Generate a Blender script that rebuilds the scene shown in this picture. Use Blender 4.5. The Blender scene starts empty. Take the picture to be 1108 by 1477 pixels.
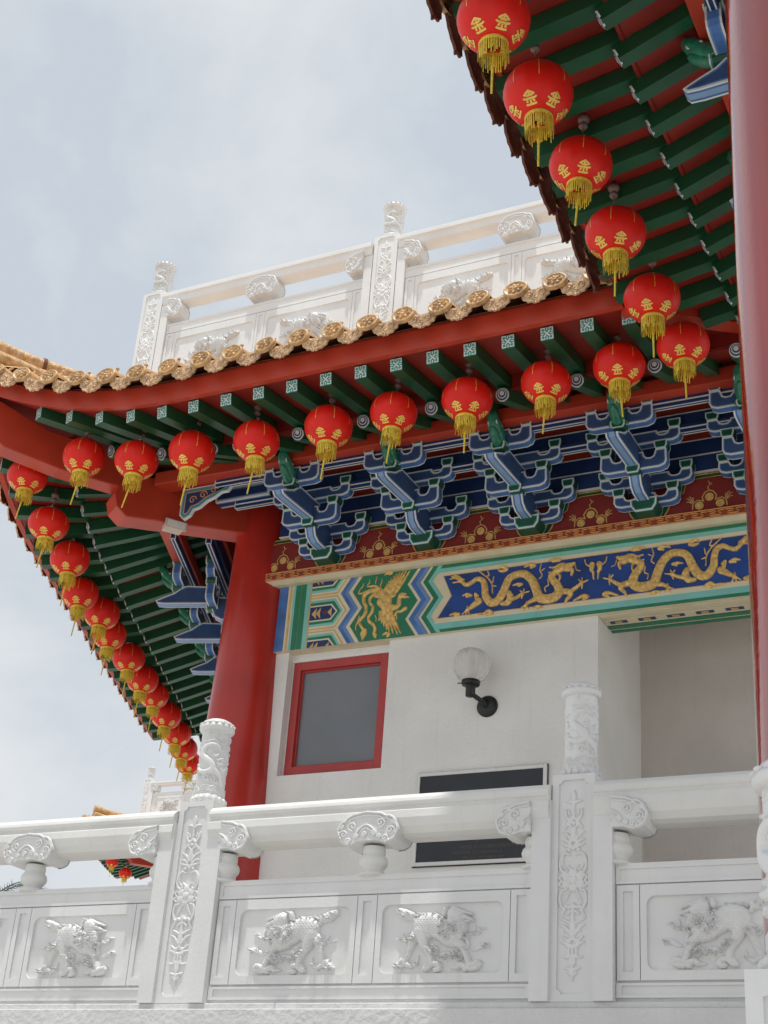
import bpy, bmesh, math, random
import numpy as np
from mathutils import Vector, Matrix
from mathutils.geometry import tessellate_polygon
random.seed(7)
R = math.radians
SC = bpy.context.scene
COL = SC.collection

# ------------------------------------------------------------------ camera
cam = bpy.data.cameras.new('camera'); camo = bpy.data.objects.new('camera', cam); COL.objects.link(camo)
SC.camera = camo
P_, Y_, RO_ = R(26.9), R(28.0), R(4.4)
fw = Vector((-math.sin(Y_)*math.cos(P_), math.cos(Y_)*math.cos(P_), math.sin(P_)))
r0 = Vector((math.cos(Y_), math.sin(Y_), 0)); u0 = r0.cross(fw)
RT = math.cos(RO_)*r0 + math.sin(RO_)*u0
UP = math.cos(RO_)*u0 - math.sin(RO_)*r0
m = Matrix((RT, UP, -fw)).transposed().to_4x4(); m.translation = (0, 0, 1.6)
camo.matrix_world = m
cam.sensor_fit = 'VERTICAL'; cam.sensor_height = 24.0; cam.lens = 2107/1477*24
cam.clip_end = 3000; cam.clip_start = 0.05

# ------------------------------------------------------------------ light
SUN_EL, SUN_AZ = R(80.5), R(182)          # azimuth from +Y, clockwise
w = bpy.data.worlds.new('World'); SC.world = w; w.use_nodes = True
nt = w.node_tree; nt.nodes.clear(); N = nt.nodes.new; L = nt.links.new
sky = N('ShaderNodeTexSky'); sky.sky_type = 'NISHITA'; sky.sun_disc = False
sky.sun_elevation = SUN_EL; sky.sun_rotation = SUN_AZ
sky.air_density = 1.0; sky.dust_density = 3.0; sky.ozone_density = 1.0
tc = N('ShaderNodeTexCoord'); mp = N('ShaderNodeMapping'); mp.inputs['Scale'].default_value = (2.2, 2.2, 2.7)
mp.inputs['Location'].default_value = (0.35, 0.2, 0.9)
L(tc.outputs['Generated'], mp.inputs['Vector'])
n1 = N('ShaderNodeTexNoise'); n1.inputs['Scale'].default_value = 1.5; n1.inputs['Detail'].default_value = 9; n1.inputs['Roughness'].default_value = .56
n1.inputs['Distortion'].default_value = .35
L(mp.outputs[0], n1.inputs['Vector'])
cr = N('ShaderNodeValToRGB'); cr.color_ramp.elements[0].position = .38; cr.color_ramp.elements[1].position = .62
cr.color_ramp.elements[0].color = (.34, .34, .34, 1); cr.color_ramp.elements[1].color = (1, 1, 1, 1)
L(n1.outputs['Fac'], cr.inputs['Fac'])
mx = N('ShaderNodeMix'); mx.data_type = 'RGBA'
hz = N('ShaderNodeMix'); hz.data_type = 'RGBA'; hz.inputs['Factor'].default_value = .75
hz.inputs['B'].default_value = (5.7, 6.55, 7.5, 1)
L(sky.outputs[0], hz.inputs['A'])
L(cr.outputs['Color'], mx.inputs['Factor']); L(hz.outputs['Result'], mx.inputs['A'])
mx.inputs['B'].default_value = (7.8, 8.05, 8.25, 1)
bg = N('ShaderNodeBackground'); bg.inputs['Strength'].default_value = .10
L(mx.outputs['Result'], bg.inputs['Color'])
wo = N('ShaderNodeOutputWorld'); L(bg.outputs[0], wo.inputs['Surface'])
sl = bpy.data.lights.new('sun', 'SUN'); sl.energy = 3.4; sl.angle = R(1.5); sl.color = (1, .975, .93)
so = bpy.data.objects.new('sun', sl); COL.objects.link(so)
sd = Vector((math.sin(SUN_AZ)*math.cos(SUN_EL), math.cos(SUN_AZ)*math.cos(SUN_EL), math.sin(SUN_EL)))
so.rotation_euler = sd.to_track_quat('Z', 'Y').to_euler(); so.location = (0, 0, 30)
SC.view_settings.view_transform = 'Standard'; SC.view_settings.look = 'None'
SC.view_settings.exposure = 0; SC.view_settings.gamma = 1

# ------------------------------------------------------------------ materials
def mat(name, col, rough=.5, var=.06, vs=5, bump=0, bs=60, metal=0, coat=0, spec=.5, streak=0, dirt=None, trans=0, sheen=0):
    m = bpy.data.materials.new(name); m.use_nodes = True; t = m.node_tree; b = t.nodes['Principled BSDF']
    n = t.nodes.new; l = t.links.new
    b.inputs['Roughness'].default_value = rough; b.inputs['Metallic'].default_value = metal
    b.inputs['Specular IOR Level'].default_value = spec
    b.inputs['Coat Weight'].default_value = coat; b.inputs['Coat Roughness'].default_value = .06
    b.inputs['Transmission Weight'].default_value = trans
    g = n('ShaderNodeNewGeometry'); z = n('ShaderNodeTexNoise'); z.inputs['Scale'].default_value = vs; z.inputs['Detail'].default_value = 5
    l(g.outputs['Position'], z.inputs['Vector'])
    x = n('ShaderNodeMix'); x.data_type = 'RGBA'
    x.inputs['A'].default_value = tuple(max(0, c*(1-var*1.6)) for c in col)+(1,)
    x.inputs['B'].default_value = tuple(min(1, c*(1+var)) for c in col)+(1,)
    rr = n('ShaderNodeMapRange'); rr.inputs['From Min'].default_value = .3; rr.inputs['From Max'].default_value = .7
    l(z.outputs['Fac'], rr.inputs['Value']); l(rr.outputs[0], x.inputs['Factor']); out = x.outputs['Result']
    if streak:
        mpn = n('ShaderNodeMapping'); mpn.inputs['Scale'].default_value = (9, 9, .7); l(g.outputs['Position'], mpn.inputs['Vector'])
        z2 = n('ShaderNodeTexNoise'); z2.inputs['Scale'].default_value = 1.6; z2.inputs['Detail'].default_value = 6; z2.inputs['Roughness'].default_value = .65
        l(mpn.outputs[0], z2.inputs['Vector'])
        r2 = n('ShaderNodeMapRange'); r2.inputs['From Min'].default_value = .56; r2.inputs['From Max'].default_value = .78
        r2.inputs['To Max'].default_value = streak; l(z2.outputs['Fac'], r2.inputs['Value'])
        x2 = n('ShaderNodeMix'); x2.data_type = 'RGBA'; l(r2.outputs[0], x2.inputs['Factor']); l(out, x2.inputs['A'])
        x2.inputs['B'].default_value = tuple(dirt or (c*.6 for c in col))+(1,); out = x2.outputs['Result']
    l(out, b.inputs['Base Color'])
    if bump:
        z3 = n('ShaderNodeTexNoise'); z3.inputs['Scale'].default_value = bs; z3.inputs['Detail'].default_value = 4
        l(g.outputs['Position'], z3.inputs['Vector'])
        bp = n('ShaderNodeBump'); bp.inputs['Strength'].default_value = bump; bp.inputs['Distance'].default_value = .01
        l(z3.outputs['Fac'], bp.inputs['Height']); l(bp.outputs[0], b.inputs['Normal'])
    return m
WHITE = mat('white_paint', (.76, .76, .75), .42, .04, 3, .14, 45, streak=.45, dirt=(.62, .61, .565))
WHITE2 = mat('white_paint_weathered', (.76, .755, .73), .5, .04, 3, .15, 40, streak=.5, dirt=(.62, .58, .48))
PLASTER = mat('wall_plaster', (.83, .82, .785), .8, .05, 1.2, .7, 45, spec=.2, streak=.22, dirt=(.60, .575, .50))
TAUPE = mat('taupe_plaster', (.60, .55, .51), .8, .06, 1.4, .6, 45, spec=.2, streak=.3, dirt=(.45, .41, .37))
ROUGH = mat('terrace_plaster', (.69, .69, .68), .8, .05, 3, .8, 30, spec=.2, streak=.3, dirt=(.55, .54, .5))
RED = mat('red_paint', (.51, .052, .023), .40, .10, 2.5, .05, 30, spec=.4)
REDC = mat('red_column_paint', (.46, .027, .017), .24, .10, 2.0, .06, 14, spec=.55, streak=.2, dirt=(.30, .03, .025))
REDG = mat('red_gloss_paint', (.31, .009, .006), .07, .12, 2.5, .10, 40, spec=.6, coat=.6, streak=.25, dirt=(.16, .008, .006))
SOFF = mat('soffit_red_with_shade', (.32, .024, .014), .5, .12, 3, .05, 30)  # soffit red darkened so the under-eave shade is part of the colour
BLUEA = mat('bracket_blue_paint', (.040, .088, .215), .5, .14, 6)
GREENB = mat('block_green_paint', (.010, .085, .048), .45, .12, 8)
KEYB = mat('key_band_paint', (.30, .055, .020), .5, .08, 4)
DRED = mat('dark_red_paint', (.22, .02, .016), .5, .08, 4)
GREEN = mat('green_paint', (.009, .088, .034), .42, .12, 4)
GREEN2 = mat('green_paint_bright', (.02, .20, .10), .45, .08, 4)
TEAL = mat('teal_paint', (.22, .56, .50), .5, .06, 4)
TEALD = mat('teal_dark_paint', (.05, .30, .25), .5, .06, 4)
BLUE = mat('blue_paint', (.014, .042, .145), .5, .12, 5)
BLUEF = mat('blue_panel_paint', (.014, .062, .27), .5, .25, 2.2, .2, 25)
BLUEL = mat('light_blue_paint', (.15, .27, .50), .5, .08, 5)
BLUES = mat('sky_blue_paint', (.24, .38, .58), .5, .08, 5)
BLUEB = mat('mid_blue_paint', (.07, .18, .46), .5, .2, 6)
PALE = mat('pale_border_paint', (.76, .77, .73), .5, .05, 6)
CREAM = mat('cream_paint', (.74, .66, .46), .5, .06, 5)
GOLD = mat('gold_relief_paint', (.84, .53, .17), .36, .25, 30, .3, 90, metal=.2)
GOLDL = mat('gold_line_paint', (.66, .42, .13), .45, .1, 12)
ORANGE = mat('orange_line_paint', (.75, .33, .11), .5, .08, 8)
PGOLD = mat('gold_foil', (.90, .62, .12), .35, .1, 20, metal=.1)
FRINGE = mat('yellow_fringe', (.92, .66, .07), .7, .18, 60)
LAN = mat('lantern_red_cloth', (.80, .014, .006), .42, .06, 8, spec=.35)
SILVER = mat('silver_metal', (.75, .75, .74), .25, .03, 5, metal=1)
KNOB = mat('brown_lamp_holder', (.22, .13, .11), .4, .1, 20)
BLACK = mat('black_metal', (.012, .012, .013), .38, .05, 20)
BRONZE = mat('plaque_slate', (.022, .026, .032), .45, .15, 3)
BRONZET = mat('plaque_lettering', (.10, .085, .062), .45, .1, 20)
PANE = mat('grey_window_pane', (.20, .215, .235), .22, .12, .9, spec=.5)
FRAME = mat('red_window_frame', (.46, .05, .045), .4, .06, 4)
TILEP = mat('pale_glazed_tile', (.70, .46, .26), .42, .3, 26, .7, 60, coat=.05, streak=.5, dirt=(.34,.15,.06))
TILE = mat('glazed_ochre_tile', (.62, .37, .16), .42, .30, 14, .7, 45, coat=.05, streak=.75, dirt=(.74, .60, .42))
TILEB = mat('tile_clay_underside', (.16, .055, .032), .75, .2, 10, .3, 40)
PAVE = mat('pale_paving', (.46, .445, .42), .85, .08, .8, .2, 8)
CUR = mat('green_dragon_paint', (.03, .22, .13), .35, .25, 25)
CERAM = mat('lamp_housing', (.62, .52, .42), .45, .05, 10)
BARK = mat('palm_bark', (.16, .12, .09), .9, .2, 8)
FROND = mat('palm_frond', (.05, .09, .04), .6, .2, 6)
def glass_mat():
    m = mat('lamp_glass', (.95, .94, .90), .10, .02, 5, trans=.66, spec=.6); m.node_tree.nodes['Principled BSDF'].inputs['IOR'].default_value = 1.3
    return m
GLASS = glass_mat()

# ------------------------------------------------------------------ mesh helper
class MB:
    def __init__(s): s.v = []; s.f = []; s.m = []; s.s = []
    def add(s, vs, fs, m=0, sm=False):
        o = len(s.v); s.v += [tuple(p) for p in vs]
        for f in fs: s.f.append([o+i for i in f]); s.m.append(m); s.s.append(sm)
    def poly(s, pts, m=0): s.add(pts, [list(range(len(pts)))], m)
    def box(s, x0, x1, y0, y1, z0, z1, m=0):
        s.add([(x0,y0,z0),(x1,y0,z0),(x1,y1,z0),(x0,y1,z0),(x0,y0,z1),(x1,y0,z1),(x1,y1,z1),(x0,y1,z1)],
              [(3,2,1,0),(4,5,6,7),(0,1,5,4),(1,2,6,5),(2,3,7,6),(3,0,4,7)], m)
    def bar(s, a, b, wd, ht, m=0, up=(0,0,1), mend=None):
        """box from a to b (centre of section), wd sideways, ht along up"""
        a = Vector(a); b = Vector(b); d = (b-a).normalized(); sd_ = d.cross(Vector(up)).normalized(); u = sd_.cross(d)
        q = []
        for p in (a, b):
            for i, j in ((-1,-1),(1,-1),(1,1),(-1,1)): q.append(p+sd_*(i*wd/2)+u*(j*ht/2))
        s.add(q, [(0,1,5,4),(1,2,6,5),(2,3,7,6),(3,0,4,7),(7,6,5,4)], m); s.add(q[:4], [(3,2,1,0)], m if mend is None else mend)
    def prism(s, pts, f3, t0, t1, m=0, mf=None, mb=None):
        """2-D polygon pts extruded from t0 to t1; f3(u,v,t)->xyz"""
        n = len(pts); a = [f3(u, v, t0) for u, v in pts]; b = [f3(u, v, t1) for u, v in pts]
        s.add(a+b, [(i, (i+1)%n, n+(i+1)%n, n+i) for i in range(n)], m)
        tri = tessellate_polygon([[Vector((u, v, 0)) for u, v in pts]])
        s.add(a, [tuple(t) for t in tri], m if mf is None else mf); s.add(b, [tuple(reversed(t)) for t in tri], m if mb is None else mb)
    def flat(s, pts, f3, t, m=0):
        tri = tessellate_polygon([[Vector((u, v, 0)) for u, v in pts]])
        s.add([f3(u, v, t) for u, v in pts], [tuple(x) for x in tri], m)
    def bprism(s, pts, f3, w, ms, b1=.010, b2=.011):
        """painted prism: every face gets a pale border and a lighter inner line. ms=(border, line, field)"""
        n = len(pts); cuts = [-w/2, -w/2+b1, -w/2+b1+b2, w/2-b1-b2, w/2-b1, w/2]; mm = [ms[0], ms[1], ms[2] if len(ms) < 4 else ms[3], ms[1], ms[0]]
        if w < .05: cuts = [-w/2, w/2]; mm = [ms[2]]
        for k in range(len(mm)):
            a = [f3(u, v, cuts[k]) for u, v in pts]; b = [f3(u, v, cuts[k+1]) for u, v in pts]
            s.add(a+b, [(i, (i+1)%n, n+(i+1)%n, n+i) for i in range(n)], mm[k])
        p1 = off2(pts, b1); p2 = off2(p1, b2*.8)
        for t in (-w/2, w/2):
            for A, B, mt in ((pts, p1, ms[0]), (p1, p2, ms[1])):
                s.add([f3(u, v, t) for u, v in A]+[f3(u, v, t) for u, v in B], [(i, (i+1)%n, n+(i+1)%n, n+i) for i in range(n)], mt)
            s.flat(p2, f3, t, ms[2])
    def tube(s, pts, rs, n=8, m=0, cap=True, sm=True):
        pts = [Vector(p) for p in pts]
        if not isinstance(rs, (list, tuple)): rs = [rs]*len(pts)
        vs = []; K = len(pts); ref = None
        for i, p in enumerate(pts):
            d = (pts[min(i+1, K-1)]-pts[max(i-1, 0)]).normalized()
            if ref is None: ref = Vector((0,0,1)) if abs(d.z) < .9 else Vector((1,0,0))
            a = d.cross(ref).normalized(); b = a.cross(d); ref = b
            for k in range(n):
                t = 2*math.pi*k/n; vs.append(p+a*(rs[i]*math.cos(t))+b*(rs[i]*math.sin(t)))
        fs = [(i*n+k, i*n+(k+1)%n, (i+1)*n+(k+1)%n, (i+1)*n+k) for i in range(K-1) for k in range(n)]
        s.add(vs, fs, m, sm)
        if cap: s.add(vs[:n], [tuple(range(n))], m); s.add(vs[-n:], [tuple(reversed(range(n)))], m)
    def lathe(s, prof, n=24, m=0, M4=None, sm=True, fl=0, fn=0):
        """profile [(r,z)] round z; fl/fn = flute depth and count"""
        vs = []
        for r, z in prof:
            for k in range(n):
                t = 2*math.pi*k/n; q = r*(1-fl*(abs(math.sin(fn*t/2))**1.0 if fn else 0)); p = Vector((q*math.cos(t), q*math.sin(t), z))
                vs.append(M4 @ p if M4 else p)
        K = len(prof)
        s.add(vs, [(i*n+k, i*n+(k+1)%n, (i+1)*n+(k+1)%n, (i+1)*n+k) for i in range(K-1) for k in range(n)], m, sm)
    def ribbon(s, pts, w, nrm, m=0):
        """flat strip along pts, width w, lying square to nrm(p)"""
        pts = [Vector(p) for p in pts]; vs = []
        for i, p in enumerate(pts):
            d = (pts[min(i+1, len(pts)-1)]-pts[max(i-1, 0)]).normalized(); a = d.cross(Vector(nrm(p))).normalized()*w/2
            vs += [p-a, p+a]
        s.add(vs, [(2*i, 2*i+1, 2*i+3, 2*i+2) for i in range(len(pts)-1)], m)
    def plate(s, rect, loop, f3, t, depth, m=0, mb=None, rim=.012):
        """rectangular plate at t with a sunk field shaped by loop (u,v)"""
        x0, x1, z0, z1 = rect; out = [(x0,z0),(x1,z0),(x1,z1),(x0,z1)]
        allp = out+list(loop)
        tri = tessellate_polygon([[Vector((u, v, 0)) for u, v in out], [Vector((u, v, 0)) for u, v in loop]])
        s.add([f3(u, v, t) for u, v in allp], [tuple(x) for x in tri], m)
        n = len(loop); A = [f3(u, v, t) for u, v in loop]; B = [f3(u, v, t+depth) for u, v in loop]
        s.add(A+B, [(i, (i+1)%n, n+(i+1)%n, n+i) for i in range(n)], m)
        s.flat(loop, f3, t+depth, m if mb is None else mb)
        A = [f3(u, v, t) for u, v in out]; B = [f3(u, v, t+rim) for u, v in out]
        s.add(A+B, [(i, (i+1)%4, 4+(i+1)%4, 4+i) for i in range(4)], m)
    def build(s, name, mats, parent=None, M4=None, bevel=0, fix=True, wn=False):
        me = bpy.data.meshes.new(name); me.from_pydata(s.v, [], s.f)
        for x in (mats if isinstance(mats, (list, tuple)) else [mats]): me.materials.append(x)
        me.polygons.foreach_set('material_index', s.m); me.polygons.foreach_set('use_smooth', s.s); me.update()
        if fix:
            b = bmesh.new(); b.from_mesh(me); bmesh.ops.remove_doubles(b, verts=b.verts, dist=1e-5)
            bmesh.ops.recalc_face_normals(b, faces=b.faces); b.to_mesh(me); b.free()
        o = bpy.data.objects.new(name, me); COL.objects.link(o)
        if M4: o.matrix_world = M4
        if parent: setpar(o, parent)
        if bevel:
            md = o.modifiers.new('bevel', 'BEVEL'); md.width = bevel; md.segments = 2; md.limit_method = 'ANGLE'; md.angle_limit = R(40)
        return o
WORLD = {}
def setpar(o, p):
    o.parent = p
    if p.name in WORLD: o.matrix_parent_inverse = Matrix.Translation(WORLD[p.name]).inverted()
def off2(pts, d):
    n = len(pts); A = sum(pts[i][0]*pts[(i+1)%n][1]-pts[(i+1)%n][0]*pts[i][1] for i in range(n)); sg = 1 if A > 0 else -1
    out = []
    for i in range(n):
        p = Vector(pts[i]); e0 = (p-Vector(pts[i-1])).normalized(); e1 = (Vector(pts[(i+1)%n])-p).normalized()
        n0 = Vector((-e0.y, e0.x))*sg; n1 = Vector((-e1.y, e1.x))*sg; b = n0+n1
        if b.length < 1e-4: b = n0
        b.normalize(); k = max(.45, b.dot(n0)); q = p+b*(d/k); out.append((q.x, q.y))
    return out
def thing(name, label, cat, loc=(0,0,0), group=None, rz=0):
    o = bpy.data.objects.new(name, None); COL.objects.link(o); o.location = loc; o.rotation_euler.z = rz
    o.empty_display_size = .1; WORLD[o.name] = Vector(loc); tag(o, label, cat, group); return o
def tag(o, label, cat, group=None):
    o['label'] = label; o['category'] = cat
    if group: o['group'] = group
    return o
def dup(o, parent=None, loc=None, rz=None):
    c = o.copy(); COL.objects.link(c)
    if parent is not None: c.parent = parent
    if loc is not None: c.location = loc
    if rz is not None: c.rotation_euler.z = rz
    for k in list(o.children): dup(k, c)
    return c
def rrect(x0, x1, z0, z1, r, n=5):
    o = []
    for cx, cz, a in ((x1-r, z0+r, -90), (x1-r, z1-r, 0), (x0+r, z1-r, 90), (x0+r, z0+r, 180)):
        for k in range(n+1): t = R(a+90*k/n); o.append((cx+r*math.cos(t), cz+r*math.sin(t)))
    return o
def notched(x0, x1, z0, z1, a, n=4):
    o = []
    for cx, cz, st in ((x1, z0, 180), (x1, z1, 270), (x0, z1, 0), (x0, z0, 90)):
        for k in range(n+1): t = R(st-90*k/n); o.append((cx+a*math.cos(t), cz+a*math.sin(t)))
    # small straight step on either side of each scoop
    return o
FR = lambda u, v, t: (u, t, v)        # drawing plane x,z ; t = depth (+Y)

# ---- carved relief from brush strokes (a height field, only where something is carved)
def catmull(P, R_, n=7):
    if len(P) == 2: P = [P[0], P[0], P[1], P[1]]; R_ = [R_[0], R_[0], R_[1], R_[1]]
    elif len(P) > 2: P = [P[0]]+list(P)+[P[-1]]; R_ = [R_[0]]+list(R_)+[R_[-1]]
    else: return [P[0]], [R_[0]]
    o = []; r = []
    for i in range(1, len(P)-2):
        p0, p1, p2, p3 = [np.array(q, float) for q in P[i-1:i+3]]
        for k in range(n):
            t = k/n; o.append(.5*((2*p1)+(-p0+p2)*t+(2*p0-5*p1+4*p2-p3)*t*t+(-p0+3*p1-3*p2+p3)*t**3)); r.append(R_[i]*(1-t)+R_[i+1]*t)
    o.append(np.array(P[-2], float)); r.append(R_[-2]); return o, r
def relief_grid(strokes, x0, x1, z0, z1, cell, amp, flat=.5, scale=0, ns=7):
    nx = int((x1-x0)/cell)+2; nz = int((z1-z0)/cell)+2
    X = x0+np.arange(nx)*cell; Z = z0+np.arange(nz)*cell; H = np.zeros((nz, nx))
    for P, r, h in strokes:
        if not isinstance(r, (list, tuple)): r = [r]*len(P)
        pts, rr = catmull(P, r, ns)
        for i in range(max(1, len(pts)-1)):
            a = pts[i]; b = pts[min(i+1, len(pts)-1)]; ra = rr[i]; rb = rr[min(i+1, len(pts)-1)]; rm = max(ra, rb)
            i0 = max(0, int((min(a[0], b[0])-rm-x0)/cell)); i1 = min(nx, int((max(a[0], b[0])+rm-x0)/cell)+2)
            j0 = max(0, int((min(a[1], b[1])-rm-z0)/cell)); j1 = min(nz, int((max(a[1], b[1])+rm-z0)/cell)+2)
            if i1 <= i0 or j1 <= j0: continue
            gx, gz = np.meshgrid(X[i0:i1], Z[j0:j1]); d = b-a; L2 = max(1e-12, d@d)
            t = np.clip(((gx-a[0])*d[0]+(gz-a[1])*d[1])/L2, 0, 1)
            q = ra+(rb-ra)*t; D = np.hypot(gx-a[0]-t*d[0], gz-a[1]-t*d[1])/np.maximum(q, 1e-6)
            v = h*amp*np.sqrt(np.clip(1-D*D, 0, 1))**flat*np.minimum(1, (q/(amp*.8))**.5)
            if h < 0: H[j0:j1, i0:i1] += -v
            else: H[j0:j1, i0:i1] = np.maximum(H[j0:j1, i0:i1], v)
    if scale:
        gx, gz = np.meshgrid(X, Z); k = 2*math.pi/scale
        row = np.floor(gz/(scale*.5)); pat = np.abs(np.sin((gx+(row%2)*scale*.5)*k*.5))*(((gz/(scale*.5))%1))
        H = np.where(H > amp*.45, H+pat*amp*.16, H)
    return X, Z, H
def relief(strokes, x0, x1, z0, z1, cell, amp, f3=None, keep_all=False, **kw):
    X, Z, H = relief_grid(strokes, x0, x1, z0, z1, cell, amp, **kw)
    nz, nx = H.shape; f3 = f3 or (lambda x, z, h: (x, -h, z)); mb = MB(); idx = -np.ones((nz, nx), int)
    fs = []
    for j in range(nz-1):
        for i in range(nx-1):
            if keep_all or H[j,i] > 0 or H[j,i+1] > 0 or H[j+1,i] > 0 or H[j+1,i+1] > 0: fs.append((j, i))
    vs = []
    def g(j, i):
        if idx[j, i] < 0: idx[j, i] = len(vs); vs.append(f3(X[i], Z[j], H[j, i] if H[j, i] > 0 else -.0015))
        return idx[j, i]
    F = [(g(j,i), g(j,i+1), g(j+1,i+1), g(j+1,i)) for j, i in fs]
    mb.add(vs, F, 0, True); return mb
def mesh_of(mb, name, mats, wn=False):
    o = mb.build(name, mats, fix=wn); me = o.data; bpy.data.objects.remove(o); return me
def inst(me, name, parent, loc=(0,0,0), rot=(0,0,0), sc=(1,1,1)):
    o = bpy.data.objects.new(name, me); COL.objects.link(o); o.location = loc; o.rotation_euler = rot; o.scale = sc
    if parent: setpar(o, parent)
    return o
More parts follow.
